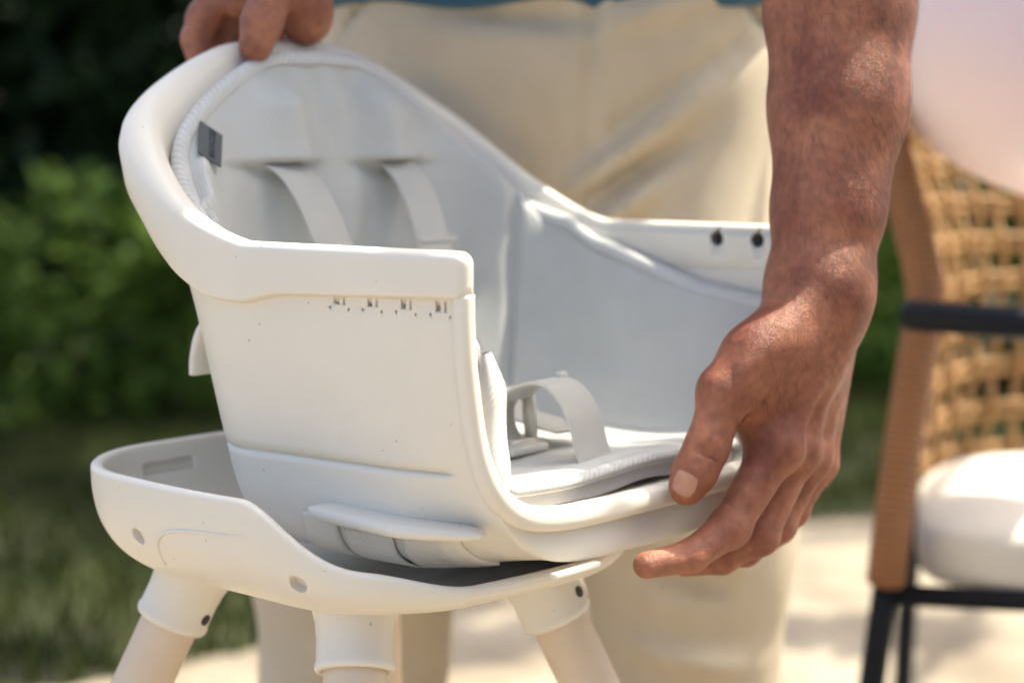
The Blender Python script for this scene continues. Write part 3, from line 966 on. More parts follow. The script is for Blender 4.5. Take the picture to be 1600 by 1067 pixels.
# legs
LS = .089
bm_w = Matrix.Translation((BX, BY, 0)) @ Matrix.Rotation(BYAW, 4, 'Z')
leg_sp = [(-1, -1), (1, -1), (1, 1), (-1, 1)]
SPL = .47
for (sx, sy) in leg_sp:
    tx = Vector((sx, sy, 0)).normalized() * SPL
    ax = Vector((tx.x, tx.y, -1)).normalized()
    topc = Vector((sx * (LS - .016), sy * (LS - .016), BZ - .052))
    rot = ax.to_track_quat('Z', 'Y').to_matrix().to_4x4()
    prof_c = [(.050, 0), (.042, .006), (.033, .013), (.0272, .021), (.0248, .030), (.0238, .040), (.0238, .054), (.0246, .056), (.0246, .0585), (.0235, .0605), (.0205, .0605), (.0195, .058), (.0, .058)]
    nv = 28
    V, F = [], []
    for r_, l_ in prof_c:
        for a in np.linspace(0, 2 * math.pi, nv, endpoint=False): V.append((r_ * math.cos(a), r_ * math.sin(a), l_))
    F = grid_faces(len(prof_c), nv, True)
    MS = Matrix.Translation(topc) @ rot
    V = [MS @ Vector(q) for q in V]
    PoF = Po.reshape(-1, 3)
    def cap_z(q):
        k = int(np.argmin((PoF[:, 0] - q.x) ** 2 + (PoF[:, 1] - q.y) ** 2))
        return min(q.z, PoF[k, 2] + .0035)
    V = [(q.x, q.y, cap_z(q)) for q in V]
    sk = link('leg_socket', fix_normals(mesh_from(V, F)), M['plastic'], base)
    Llen = (topc.z - 0) / -ax.z
    prof_l = [(0, .05), (.0185, .05), (.0192, .056), (.0192, .12), (.0178, Llen * .6), (.0155, Llen - .004), (.0, Llen - .0035)]
    V = []
    for r_, l_ in prof_l:
        for a in np.linspace(0, 2 * math.pi, nv, endpoint=False): V.append((r_ * math.cos(a), r_ * math.sin(a), l_))
    lg = link('leg', fix_normals(mesh_from(V, grid_faces(len(prof_l), nv, True))), M['beech'], base)
    lg.matrix_local = Matrix.Translation(topc) @ rot
    # locking button hole in the socket
    if (sx, sy) == (1, -1): continue
    bt = link('socket_button', cyl_mesh(.0038, .003, 16), M['dark'], base, smooth=False)
    side = Vector((-ax.y, ax.x, 0)).normalized() if (sx, sy) in ((-1, -1),) else Vector((ax.y, -ax.x, 0)).normalized()
    side = (bm_w.to_3x3().inverted() @ Vector((.90, -.42, 0))); side = (side - ax * side.dot(ax)).normalized()
    bt.matrix_local = Matrix.Translation(topc + ax * .047 + side * .0230) @ side.to_track_quat('Z', 'Y').to_matrix().to_4x4()
# moulded grooves and holes of the bowl wall
bpy.context.view_layer.update()
def bowl_pt(u, t, sy=-1):
    i = int(np.argmin(np.abs(bp2[:, 0] - u) + 10 * (np.sign(bp2[:, 1]) != sy)))
    k = int(np.argmin(np.abs((Po[i, :, 2] - BZ) - t)))
    return Po[i, k], i, k
from mathutils.bvhtree import BVHTree
bowl_bvh = BVHTree.FromPolygons([tuple(bm_w @ v_.co) for v_ in bowl.data.vertices], [tuple(p_.vertices) for p_ in bowl.data.polygons])
def seen_on(bvh_, px_, py_):
    o_c = Vector((0, 0, CAM_Z)); d_ = (Vector(at(px_, py_, 1.0)) - o_c).normalized()
    hit = bvh_.ray_cast(o_c, d_)
    if hit[0] is None: return None, None
    n_ = hit[1] if hit[1].dot(d_) < 0 else -hit[1]
    return np.array(hit[0]), np.array(n_)
cs = []
for (x_, y_) in ((466, 914), (216, 838)):
    q, n_ = seen_on(bowl_bvh, x_, y_)
    cs.append((cyl_mesh(.0058, .012, 18), Matrix.Translation(q) @ Vector(n_).to_track_quat('Z', 'Y').to_matrix().to_4x4()))
# slot in the inner wall at the back
qi = int(np.argmin(np.abs(bp2[:, 1] + .05) + 10 * (bp2[:, 0] > 0)))
q = Pi[qi, 8]
cs.append((box_mesh(.012, .044, .0085), bm_w @ Matrix.Translation((q[0] + .001, q[1], BZ - .0145))))
cut(bowl, cs)
# raised oval panel line on the near wall
gl = []
for (x_, y_) in ((420, 842), (360, 836), (300, 830), (265, 830), (250, 838), (247, 855), (258, 880), (280, 905), (305, 926)):
    q, n_ = seen_on(bowl_bvh, x_, y_)
    if q is not None: gl.append(np.array(bm_w.inverted() @ Vector(q + n_ * .0001)))
link('panel_ridge', sweep(catmull(gl, 8), circle(.0012, 8), up=(0, 1, 0.2), scale=np.r_[np.linspace(.1, 1, 20), np.ones(80)][:(len(gl) - 1) * 8 + 1], round_end=.001), M['plastic'], base)

# ------------------------------------------------------------------ the person
person = empty('person', (.03, 1.74, 0))
tag(person, 'person in beige trousers and blue top bending to grip the high chair seat', 'person')

VX = .0021
def hand_near():
    """the hand on the seat's front lip and its forearm"""
    v = Vol((.062, 1.185, .475), (.335, 1.475, .985), VX)
    P = lambda x, y, d: at(x, y, d)
    wr = P(1279, 462, 1.305)
    fo = [P(1280, 440, 1.306), P(1294, 330, 1.318), P(1310, 170, 1.336), P(1312, 10, 1.352), P(1306, -150, 1.372)]
    D = v.cone(wr, fo[0], .0295, .0295)
    # wrist is wider than deep: two side-by-side bones
    rr = [.0300, .0345, .0435, .0475, .0455]
    lat = np.array([.0045, 0, 0])
    for k in range(4):
        D = smin(D, v.cone(fo[k] - lat, fo[k + 1] - lat, rr[k] - .003, rr[k + 1] - .003), .012)
        D = smin(D, v.cone(fo[k] + lat, fo[k + 1] + lat, rr[k] - .003, rr[k + 1] - .003), .012)
    D = smin(D, v.ell(P(1322, 440, 1.318), (.011, .013, .022)), .018)         # ulna head
    # metacarpal block
    mcp = [P(1212, 700, 1.279), P(1240, 707, 1.303), P(1262, 716, 1.325), P(1277, 724, 1.346)]
    car = [P(1255, 520, 1.292), P(1272, 520, 1.306), P(1290, 520, 1.320), P(1300, 525, 1.332)]
    H = v.cone(car[0], mcp[0], .0190, .0150)
    for k in (1, 2, 3):
        H = smin(H, v.cone(car[k], mcp[k], [.0190, .0185, .0175][k - 1], [.0150, .0142, .0130][k - 1]), .010)
    H = smin(H, v.cone(wr, P(1262, 545, 1.300), .0295, .027), .018)
    D = smin(D, H, .022)
    # thumb
    cm, mp, ip, tp_ = P(1212, 535, 1.276), P(1134, 612, 1.262), P(1104, 700, 1.252), P(1073, 761, 1.248)
    D = smin(D, v.cone(cm, mp, .0225, .0165), .020)
    D = smin(D, v.cone(P(1190, 590, 1.282), mp, .020, .0150), .014)           # thenar web
    D = smin(D, v.ell(P(1180, 548, 1.268), (.020, .017, .017)), .014)
    T = v.cone(mp, ip, .0155, .0140)
    T = smin(T, v.cone(ip, P(1086, 736, 1.249), .0134, .0137), .006)
    T = smin(T, v.cone(P(1086, 736, 1.249), tp_, .0137, .0118), .006)
    D = smin(D, T, .006)
    # web between thumb and index
    D = smin(D, v.cone(P(1172, 640, 1.280), P(1190, 680, 1.284), .0135, .0125), .016)
    # fingers
    chains = [
        ([mcp[0], P(1140, 824, 1.256), P(1080, 868, 1.236), P(1010, 883, 1.222)], [.0152, .0124, .0104, .0086]),
        ([mcp[1], P(1186, 836, 1.288), P(1128, 872, 1.286), P(1070, 880, 1.288)], [.0150, .0122, .0102, .0088]),
        ([mcp[2], P(1215, 820, 1.312), P(1165, 862, 1.312), P(1110, 868, 1.314)], [.0140, .0113, .0096, .0084]),
        ([mcp[3], P(1239, 798, 1.335), P(1205, 838, 1.337), P(1165, 846, 1.340)], [.0126, .0098, .0084, .0076])]
    G = None
    for pts, rad in chains:
        f = None
        for k in range(3):
            c_ = v.cone(pts[k], pts[k + 1], rad[k], rad[k + 1])
            f = c_ if f is None else smin(f, c_, .004)
        f = smin(f, v.ell(pts[1], (rad[1] * 1.09,) * 3), .005)
        # knuckle hill
        G = f if G is None else smin(G, f, .0022)
    D = smin(D, G, .009)
    for k, (px_, py_, dd, r_) in enumerate(((1229, 706, 1.270, .0095), (1256, 704, 1.293, .0095), (1275, 712, 1.316, .009))):
        D = smin(D, v.ell(P(px_, py_, dd), (r_,) * 3), .012)
    # tendons on the back of the hand
    for a, b in ((P(1290, 560, 1.280), P(1236, 690, 1.268)), (P(1300, 565, 1.298), P(1262, 690, 1.290))):
        D = smin(D, v.cone(a, b, .0022, .0032), .010)
    # thumb tendon and the hollow beside it
    D = smin(D, v.cone(P(1262, 470, 1.276), P(1168, 575, 1.252), .0045, .004), .012)
    # folds: thumb web crease, thumb knuckle wrinkles, finger joints
    def groove(pts, r_, k_):
        nonlocal D
        for a, b in zip(pts[:-1], pts[1:]):
            D = ssub(D, v.cone(a, b, r_, r_), k_)
    groove([P(1170, 610, 1.254), P(1160, 645, 1.258), P(1146, 676, 1.262)], .0016, .004)
    groove([P(1158, 612, 1.250), P(1152, 640, 1.254)], .0012, .003)
    for dy in (-7, 0, 7, 13):
        groove([P(1084 + dy * .2, 692 + dy, 1.2395), P(1104, 700 + dy, 1.2385), P(1120 - dy * .2, 707 + dy, 1.2395)], .0009, .0022)
    return surface_nets(D, v.lo, VX)

def hand_far():
    """the hand holding the top of the seat back, with its forearm"""
    h = .0026
    v = Vol((-.335, 1.375, .80), (-.045, 1.66, 1.17), h)
    P = lambda x, y, d: at(x, y, d)
    wr = P(452, -120, 1.462)
    el = np.array((-.215, 1.615, 1.13))
    D = v.cone(wr, el, .0295, .045)
    mcp = [P(352, -22, 1.475), P(385, -34, 1.490), P(418, -40, 1.502), P(450, -38, 1.512)]
    H = v.cone(wr, mcp[0], .026, .0155)
    for k in (1, 2, 3): H = smin(H, v.cone(wr, mcp[k], .026, .0150), .012)
    D = smin(D, H, .02)
    D = smin(D, v.cone(P(470, -80, 1.450), P(478, 20, 1.452), .022, .0165), .02)     # heel of the palm behind the thumb
    D = smin(D, v.ell(P(478, 22, 1.450), (.017, .016, .022)), .014)
    cm, mp, ip, tp_ = P(455, -85, 1.445), P(428, -20, 1.424), P(409, 36, 1.404), P(399, 72, 1.398)
    D = smin(D, v.cone(cm, mp, .0205, .0170), .016)
    T = v.cone(mp, ip, .0165, .0140)
    T = smin(T, v.cone(ip, tp_, .0140, .0120), .006)
    D = smin(D, T, .006)
    ch = [([mcp[0], P(318, 28, 1.462), P(306, 62, 1.458), P(312, 98, 1.452)], [.0150, .0120, .0105, .009]),
          ([mcp[1], P(352, 22, 1.488), P(345, 70, 1.482), P(350, 108, 1.474)], [.0150, .0122, .0105, .009]),
          ([mcp[2], P(392, 20, 1.502), P(388, 70, 1.496), P(392, 105, 1.486)], [.0142, .0116, .010, .009]),
          ([mcp[3], P(432, 22, 1.510), P(430, 62, 1.502), P(434, 92, 1.494)], [.0126, .010, .009, .008])]
    G = None
    for pts, rad in ch:
        f = None
        for k in range(3):
            c_ = v.cone(pts[k], pts[k + 1], rad[k], rad[k + 1]); f = c_ if f is None else smin(f, c_, .004)
        G = f if G is None else smin(G, f, .002)
    D = smin(D, G, .008)
    D = smin(D, v.cone(P(372, 10, 1.452), P(395, -10, 1.446), .009, .011), .012)      # web of the thumb
    return surface_nets(D, v.lo, h)

def body_rest():
    """upper arms, neck and head: out of the picture, they throw the shade"""
    h = .009
    v = Vol((-.36, 1.05, .86), (.42, 1.95, 1.72), h)
    D = v.ell((.03, 1.58, 1.22), (.16, .12, .17))
    D = smin(D, v.cone((.222, 1.37, .955), (.215, 1.50, 1.27), .044, .055), .03)
    D = smin(D, v.cone((-.215, 1.615, 1.12), (-.155, 1.51, 1.27), .045, .055), .03)
    D = smin(D, v.cone((.03, 1.50, 1.33), (.03, 1.42, 1.42), .058, .055), .03)
    D = smin(D, v.ell((.03, 1.36, 1.475), (.074, .092, .110)), .02)
    D = smin(D, v.cone((.03, 1.275, 1.45), (.03, 1.26, 1.425), .010, .012), .012)     # nose
    for s in (-1, 1): D = smin(D, v.ell((.03 + s * .076, 1.375, 1.475), (.008, .018, .030)), .006)
    return surface_nets(D, v.lo, h)

parts = [hand_near(), hand_far(), body_rest()]
Vs, Fs, o_ = [], [], 0
for v_, f_ in parts:
    Vs.append(v_); Fs.append(f_ + o_); o_ += len(v_)
bodyV = np.vstack(Vs); bodyF = np.vstack(Fs)
inv = np.array([.03, 1.74, 0])
body = link('body', np_mesh(bodyV - inv, bodyF), M['skin'], person)
from mathutils.bvhtree import BVHTree
bvh = BVHTree.FromPolygons([tuple(q) for q in parts[0][0]], [tuple(q) for q in parts[0][1]])
def on_skin(px_, py_):
    o_c = Vector((0, 0, CAM_Z)); d_ = (Vector(at(px_, py_, 1.0)) - o_c).normalized()
    hit = bvh.ray_cast(o_c, d_)
    return np.array(hit[0]), np.array(hit[1])
nc, nn = on_skin(1068, 756)
ntop, _ = on_skin(1079, 737)
nlo, _ = on_skin(1062, 773)
ydir = ntop - nlo; ydir /= np.linalg.norm(ydir)
if nn[1] > 0: nn = -nn
xdir = np.cross(ydir, nn)
n_, m_ = 18, 16
V, F = [], []
for lift in (.0004, -.0012):
    for i in range(n_):
        for j in range(m_):
            a_, b_ = i / (n_ - 1) * 2 - 1, j / (m_ - 1) * 2 - 1
            sq = max(abs(a_), abs(b_)); rr_ = math.sqrt(a_ * a_ + b_ * b_) + 1e-9
            f_ = sq / rr_ * .55 + .45                     # squircle outline
            p0 = nc + xdir * a_ * f_ * .0080 + ydir * b_ * f_ * .0080
            hit = bvh.ray_cast(Vector(p0 + nn * .02), Vector(-nn))
            p1 = np.array(hit[0]) if hit[0] is not None else p0
            V.append(p1 + nn * (lift - .0004 * sq ** 6))
F = grid_faces(n_, m_) + grid_faces(n_, m_, off=n_ * m_, flip=True)
K = n_ * m_
for i in range(n_ - 1):
    for j in (0, m_ - 1): F.append((i * m_ + j, (i + 1) * m_ + j, K + (i + 1) * m_ + j, K + i * m_ + j))
for j in range(m_ - 1):
    for i in (0, n_ - 1): F.append((i * m_ + j, i * m_ + j + 1, K + i * m_ + j + 1, K + i * m_ + j))
link('thumbnail', fix_normals(mesh_from(np.array(V) - inv, F)), M['nail'], person)

# hair on the forearm: fine dark strands lying along it
def arm_hair():
    v_, f_ = parts[0]
    cen = v_[f_].mean(1)
    e1 = v_[f_[:, 1]] - v_[f_[:, 0]]; e2 = v_[f_[:, 2]] - v_[f_[:, 0]]
    nr = np.cross(e1, e2); nr /= np.linalg.norm(nr, axis=1)[:, None] + 1e-12
    z = cen[:, 2]
    wgt = sstep(.655, .72, z) * (.35 + .65 * sstep(-.2, .3, nr[:, 0])) + .25 * ((z > .60) & (z < .66) & (nr[:, 0] > .3))
    wgt *= (z < .93)
    idx = rng.choice(len(cen), 4800, p=wgt / wgt.sum())
    V, F = [], []
    for q in idx:
        c, n = cen[q], nr[q]
        d = np.array([rng.normal(.34, .2), rng.normal(0, .2), -1.0])
        d -= n * (d @ n); d /= np.linalg.norm(d)
        sidev = np.cross(n, d)
        L = rng.uniform(.007, .016); w = .00007
        p0 = c; p1 = c + d * L * .5 + n * L * .14; p2 = c + d * L + n * L * .16 + sidev * rng.normal(0, .0012)
        k = len(V)
        V += [p0 - sidev * w, p0 + sidev * w, p1 - sidev * w * .8, p1 + sidev * w * .8, p2]
        F += [(k, k + 1, k + 3, k + 2), (k + 2, k + 3, k + 4)]
    return mesh_from(np.array(V) - inv, F)
ah = link('arm_hair', arm_hair(), M['hairm'], person, smooth=False); ah['kind'] = 'stuff'

# trousers
def trousers():
    h = .0065
    v = Vol((-.30, 1.54, .05), (.33, 1.96, 1.07), h)
    D = v.ell((.035, 1.755, .93), (.198, .125, .20))
    D = smin(D, v.cone((.035, 1.76, .90), (.035, 1.77, 1.05), .150, .150), .06)
    for s, kn, an in ((-1, (-.137, 1.705, .46), (-.150, 1.77, .06)), (1, (.150, 1.705, .46), (.162, 1.77, .06))):
        hip = (.035 + s * .088, 1.745, .84)
        D = smin(D, smin(v.cone(hip, kn, .108, .086), v.cone(kn, an, .086, .080), .05), .05)
    # cloth folds: long soft ridges pulled from the crotch, plus small crumples
    X, Y, Z = v.X, v.Y, v.Z
    def fold(x0, z0, x1, z1, w, a):
        nonlocal D
        dx, dz = x1 - x0, z1 - z0; L2 = dx * dx + dz * dz
        t = np.clip(((X - x0) * dx + (Z - z0) * dz) / L2, 0, 1)
        dist = np.sqrt((X - x0 - t * dx) ** 2 + (Z - z0 - t * dz) ** 2)
        env = np.exp(-(dist / w) ** 2) * np.sin(np.clip(t, .02, .98) * math.pi) ** .6
        D = D - 2.2 * a * env * (Y < 1.76)
    for f_ in ((.045, .74, .17, .85, .014, .010), (.06, .77, .20, .88, .012, -.008), (.045, .70, .13, .765, .011, .010), (.055, .735, .16, .80, .010, -.007),
               (.02, .75, -.10, .84, .014, .008), (.01, .72, -.11, .78, .012, -.008), (.06, .88, .20, .915, .012, .006), (-.08, .90, .08, .885, .012, -.007),
               (.10, .66, .18, .70, .012, .007), (-.12, .52, -.05, .50, .014, .008), (.08, .50, .17, .53, .014, .008), (-.18, .42, -.08, .44, .014, -.009),
               (.10, .44, .19, .42, .014, -.009), (-.17, .36, -.07, .33, .013, .010), (.09, .37, .2, .345, .013, .010), (.15, .62, .185, .42, .012, .008), (-.10, .60, -.08, .40, .012, .008)):
        fold(*f_)
    D = D - .0022 * np.sin(X * 31 + Z * 17) * np.sin(Z * 27 - X * 13 + 1)
    for q_ in ((-.075, .985, -.150, .865, .004, -.006), (.145, .985, .222, .865, .004, -.006), (.064, .98, .060, .76, .004, -.004)):
        fold(*q_)
    # fly placket and side seams
    D = D - .0030 * sstep(.047, .044, np.abs(X - .062) + .026) * (Y < 1.74) * sstep(.72, .76, Z)
    D = np.where(Z > 1.0, np.maximum(D, Z - 1.03), D)
    return surface_nets(D, v.lo, h)
v_, f_ = trousers()
me = np_mesh(v_ - inv, f_)
lay = me.uv_layers.new(name='UVMap'); vi = np.zeros(len(me.loops), int); me.loops.foreach_get('vertex_index', vi)
lay.data.foreach_set('uv', v_[vi][:, [0, 2]].ravel())
link('trousers', me, M['chino'], person)

def shirt():
    h = .008
    v = Vol((-.36, 1.20, .86), (.43, 1.98, 1.50), h)
    D = v.cone((.035, 1.745, .985), (.03, 1.58, 1.24), .155, .145)
    D = smin(D, v.ell((.03, 1.50, 1.27), (.215, .150, .10)), .06)
    D = smin(D, v.cone((.215, 1.51, 1.27), (.222, 1.42, 1.09), .070, .064), .04)
    D = smin(D, v.cone((-.155, 1.51, 1.27), (-.205, 1.58, 1.15), .072, .068), .04)
    D = smin(D, v.ell((.035, 1.745, .985), (.226, .158, .20)), .03)
    D = D - .003 * np.sin(v.X * 40 + v.Z * 25) * np.sin(v.Z * 33 + v.Y * 20)
    hem = .8990 - .010 * sstep(.03, .09, v.X) * sstep(.24, .12, v.X) + .004 * np.sin(v.X * 40)
    D = np.maximum(D, hem - v.Z)
    return surface_nets(D, v.lo, h)
v_, f_ = shirt()
link('shirt', np_mesh(v_ - inv, f_), M['shirt'], person)
vh = Vol((-.08, 1.23, 1.36), (.14, 1.50, 1.62), .008)
D = np.maximum(vh.ell((.03, 1.375, 1.482), (.080, .092, .110)), -(vh.Y - 1.305 + (vh.Z - 1.52) * .5))
v_, f_ = surface_nets(D, vh.lo, .008)
link('hair', np_mesh(v_ - inv, f_), M['hairm'], person)
for sx in (-.150, .162):
    vs_ = Vol((sx - .07, 1.50, -.01), (sx + .07, 1.86, .13), .008)
    D = smin(vs_.ell((sx, 1.63, .035), (.048, .13, .045)), vs_.ell((sx, 1.77, .055), (.042, .065, .065)), .03)
    D = np.maximum(D, .004 - vs_.Z)
    v_, f_ = surface_nets(D, vs_.lo, .008)
    link('shoe', np_mesh(v_ - inv, f_), M['shoe'], person)

# ------------------------------------------------------------------ rattan armchair
CD = 1.86
cpos = at(1385, 905, CD)
CHY = R(-12)
chair = empty('rattan_armchair', (cpos[0], cpos[1], 0), CHY)
tag(chair, 'rattan armchair with black metal arm and open woven back', 'armchair')
c0 = np.array([cpos[0], cpos[1], 0])
def cp(px_, py_, d):
    q = at(px_, py_, d) - c0
    return np.array([q[0] * math.cos(-CHY) - q[1] * math.sin(-CHY), q[0] * math.sin(-CHY) + q[1] * math.cos(-CHY), q[2]])
CW = .62                                       # chair width between the posts
post_l = [cp(1384, 908, CD), cp(1392, 840, CD), cp(1412, 690, CD + .02), cp(1432, 560, CD + .04), cp(1445, 480, CD + .05), cp(1440, 420, CD + .06), cp(1418, 330, CD + .08), cp(1394, 230, CD + .10), cp(1372, 120, CD + .12), cp(1362, -10, CD + .14)]
post_l = catmull(post_l, 8)
def mirror(P): 
    Q = P.copy(); Q[:, 0] = CW - Q[:, 0]; return Q
for P_ in (post_l, mirror(post_l)):
    link('back_post', sweep(P_, circle(.0185, 14), up=(0, 1, 0), round_end=.004), M['rattan_wrap'], chair)
_xl, _yl = post_l[-1][0], post_l[-1][1]
topbar = np.array([(CW / 2 + (CW / 2 - _xl) * math.copysign(abs(math.cos(a_)) ** .55, math.cos(a_)), _yl + .005 + .46 * math.sin(a_) ** .75, post_l[-1][2]) for a_ in np.linspace(math.pi, 0, 60)])
link('top_rail', sweep(topbar, circle(.0185, 12), up=(0, 0, 1)), M['rattan_wrap'], chair)
# legs and seat frame in black metal
zf = cp(1390, 925, CD)[2]
for (x, y, dx, dy) in ((0, .0, -.035, -.01), (CW, 0, .035, -.01), (.02, .52, -.01, .05), (CW - .02, .52, .01, .05)):
    P_ = np.array([[x + dx * 1.35, y + dy * 1.4, .0], [x + dx * .6, y + dy * .6, zf * .55], [x, y, zf + .008]])
    link('leg', sweep(catmull(P_, 5), circle(.0125, 12), up=(0, 1, 0)), M['blackmetal'], chair)
for (a, b) in (((0, 0), (CW, 0)), ((0, 0), (.02, .52)), ((CW, 0), (CW - .02, .52)), ((.02, .52), (CW - .02, .52))):
    P_ = np.array([[a[0], a[1], zf], [(a[0] + b[0]) / 2, (a[1] + b[1]) / 2, zf], [b[0], b[1], zf]])
    P_[:, 2] -= .002
    link('seat_rail', sweep(P_, circle(.0105, 10), up=(0, 0, 1)), M['blackmetal'], chair)
arm_a = cp(1424, 493, CD - .01)
arm_p = np.array([arm_a, arm_a + [.12, -.03, -.003], arm_a + [.30, -.045, -.006], arm_a + [.48, -.03, -.003], [CW - arm_a[0], arm_a[1], arm_a[2]]])
link('arm_bar', sweep(catmull(arm_p, 8), circle(.0150, 14), up=(0, 0, 1), round_end=.010), M['blackmetal'], chair)
# woven wall: every strand a piece of its own, running from post to post round the back
zt, zb = post_l[-1][2], zf + .03
pz = post_l[:, 2]
def post_at(z):
    o = np.argsort(pz)
    return np.array([np.interp(z, pz[o], post_l[o, 0]), np.interp(z, pz[o], post_l[o, 1])])
def back_pt(s, z):
    xl, yl = post_at(z)
    a_ = math.pi * (1 - s)
    c_, s_ = math.cos(a_), math.sin(a_)
    x = CW / 2 + (CW / 2 - xl) * math.copysign(abs(c_) ** .55, c_)
    return np.array([x, yl + .005 + .46 * s_ ** .75, z])
zs = list(np.arange(zb, zt - .01, .046))
nvs = 37
fine = np.linspace(0, 1, 600)
bl = np.array([back_pt(q, .7) for q in fine]); sl_ = np.r_[0, np.cumsum(np.linalg.norm(np.diff(bl, axis=0), axis=1))]; sl_ /= sl_[-1]
by_len = lambda t: float(np.interp(t, sl_, fine))
for iz, z in enumerate(zs):
    pts = []
    for q in np.linspace(0, 1, 4 * nvs + 1):
        b_ = back_pt(by_len(q), z + .004 * math.sin(q * 9 + iz))
        ph = math.cos(math.pi * (q * (nvs - 1) + iz))
        rad = b_[:2] - np.array([CW / 2, .2]); rad /= np.linalg.norm(rad)
        pts.append(b_ + [rad[0] * ph * .005, rad[1] * ph * .005, 0])
    for dz_ in (-.0065, .0065):
        link('weave_strand', sweep(np.array(pts) + [0, 0, dz_], circle(.0030, 6, .0052), up=(0, 0, 1)), M['rattan'], chair)
for k in range(1, nvs - 1):
    s = by_len(k / (nvs - 1))
    pts = []
    for z in np.linspace(zb - .02, zt, 4 * len(zs)):
        b_ = back_pt(s, z)
        ph = -math.cos(math.pi * ((z - zs[0]) / .046 + k))
        rad = b_[:2] - np.array([CW / 2, .2]); rad /= np.linalg.norm(rad)
        pts.append(b_ + [rad[0] * ph * .004, rad[1] * ph * .004, 0])
    link('weave_stake', sweep(pts, circle(.0048, 6, .0032), up=(0, 1, 0)), M['rattan'], chair)

def cushion(name, size, p=2.6, n=40, puff=.5, m=None):
    """rounded cushion: superellipsoid with seams"""
    a = np.linspace(-math.pi / 2, math.pi / 2, n); b = np.linspace(-math.pi, math.pi, 2 * n)
    A, B_ = np.meshgrid(a, b, indexing='ij')
    sp = lambda t, e: np.sign(t) * np.abs(t) ** e
    e1, e2 = puff, 2 / p
    x = size[0] / 2 * sp(np.cos(A), e1) * sp(np.cos(B_), e2); y = size[1] / 2 * sp(np.cos(A), e1) * sp(np.sin(B_), e2); z = size[2] / 2 * sp(np.sin(A), e1)
    V = np.stack([x, y, z], -1)
    V[..., 2] += .004 * np.sin(V[..., 0] * 19 + 1) * np.cos(V[..., 1] * 23)
    me = fix_normals(mesh_from(V.reshape(-1, 3), grid_faces(n, 2 * n)))
    return link(name, me, m)
sc_ = cushion('seat_cushion', (CW - .055, .42, .090), p=6.0, puff=.5, m=M['white_fabric'])
lx, ly = CW / 2 - .002, .205
sc_.location = (c0[0] + lx * math.cos(CHY) - ly * math.sin(CHY), c0[1] + lx * math.sin(CHY) + ly * math.cos(CHY), zf - .010 + .045)
sc_.rotation_euler = (R(1), 0, CHY)
tag(sc_, 'thick off-white seat cushion on the rattan armchair', 'cushion')
bal = empty('pink_balloon', at(1622, 62, 1.98))
tag(bal, 'large pale pink balloon above the rattan armchair', 'balloon')
nb_ = 40
prof_b = []
for t in np.linspace(0, math.pi, nb_):
    r_ = .148 * math.sin(t) ** .96 * (1 - .10 * math.cos(t) * -1 * (math.cos(t) < 0) - .0)
    prof_b.append((max(r_, .0001), .158 * math.cos(t) - (.02 * max(0, -math.cos(t)) ** 3)))
V = []
for r_, z_ in prof_b:
    for a_ in np.linspace(0, 2 * math.pi, 48, endpoint=False): V.append((r_ * math.cos(a_), r_ * math.sin(a_), z_))
sk_ = link('skin', fix_normals(mesh_from(V, grid_faces(nb_, 48, True))), M['pink_fabric'], bal)
kn_ = link('knot', sweep([(0, 0, -.176), (0, 0, -.183), (0, 0, -.190)], circle(.006, 10), up=(0, 1, 0), scale=[.6, 1, 1.3]), M['pink_fabric'], bal)
for o_b in (sk_, kn_):
    o_b.rotation_euler = (0, R(-38), 0)
# ------------------------------------------------------------------ planting
def shrub(name, c, size, nleaf, lsz, m, label, group, seed, clumps=26):
    r_ = np.random.default_rng(seed)
    root = empty(name, (c[0], c[1], 0))
    tag(root, label, 'shrub', group)
    cl = []
    for k in range(clumps):
        d = r_.normal(size=3); d /= np.linalg.norm(d)
        rr = r_.uniform(.45, 1) ** .5
        cl.append((d * rr * np.array(size) * .5 * .82 * [1, 1, .3] + [0, 0, size[2] * (.08 + .84 * ((k + r_.uniform(0, 1)) / clumps))], r_.uniform(.16, .32) * min(size)))
    V = np.zeros((nleaf, 4, 3)); 
    pick = r_.integers(0, clumps, nleaf)
    for q in range(nleaf):
        cc, cr = cl[pick[q]]
        d = r_.normal(size=3); d /= np.linalg.norm(d)
        p_ = cc + d * cr * r_.uniform(.5, 1)
        p_[2] = max(p_[2], .02)
        t = r_.normal(size=3); t[2] -= .3; t /= np.linalg.norm(t)
        s = np.cross(t, d + r_.normal(size=3) * .4); s /= np.linalg.norm(s) + 1e-9
        L = lsz * r_.uniform(.6, 1.3)
        V[q] = [p_ - t * L * .5, p_ + s * L * .27, p_ + t * L * .5, p_ - s * L * .27]
    F = np.arange(nleaf * 4).reshape(-1, 4)
    fo_ = link('foliage', np_mesh(V.reshape(-1, 3), F), m, root, smooth=False)
    for k in range(4):
        e = cl[k * 3][0]
        link('stem', sweep(catmull([(r_.normal() * .03, r_.normal() * .03, 0), e * [.4, .4, .45], e], 4), circle(.012, 6), up=(0.3, 1, 0), scale=np.linspace(1, .4, 9)), M['bark'], root)
    return root
GR = 'shrubs along the garden edge'
HG = 'tall dark shrubs closing the garden'
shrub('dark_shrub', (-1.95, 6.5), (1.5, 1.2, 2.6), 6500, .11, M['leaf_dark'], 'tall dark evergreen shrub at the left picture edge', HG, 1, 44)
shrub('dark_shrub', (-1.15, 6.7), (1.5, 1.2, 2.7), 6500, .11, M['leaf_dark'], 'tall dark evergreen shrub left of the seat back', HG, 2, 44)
shrub('dark_shrub', (-.35, 6.9), (1.5, 1.2, 2.7), 6500, .11, M['leaf_dark'], 'tall dark evergreen shrub behind the hand on the seat back', HG, 9, 44)
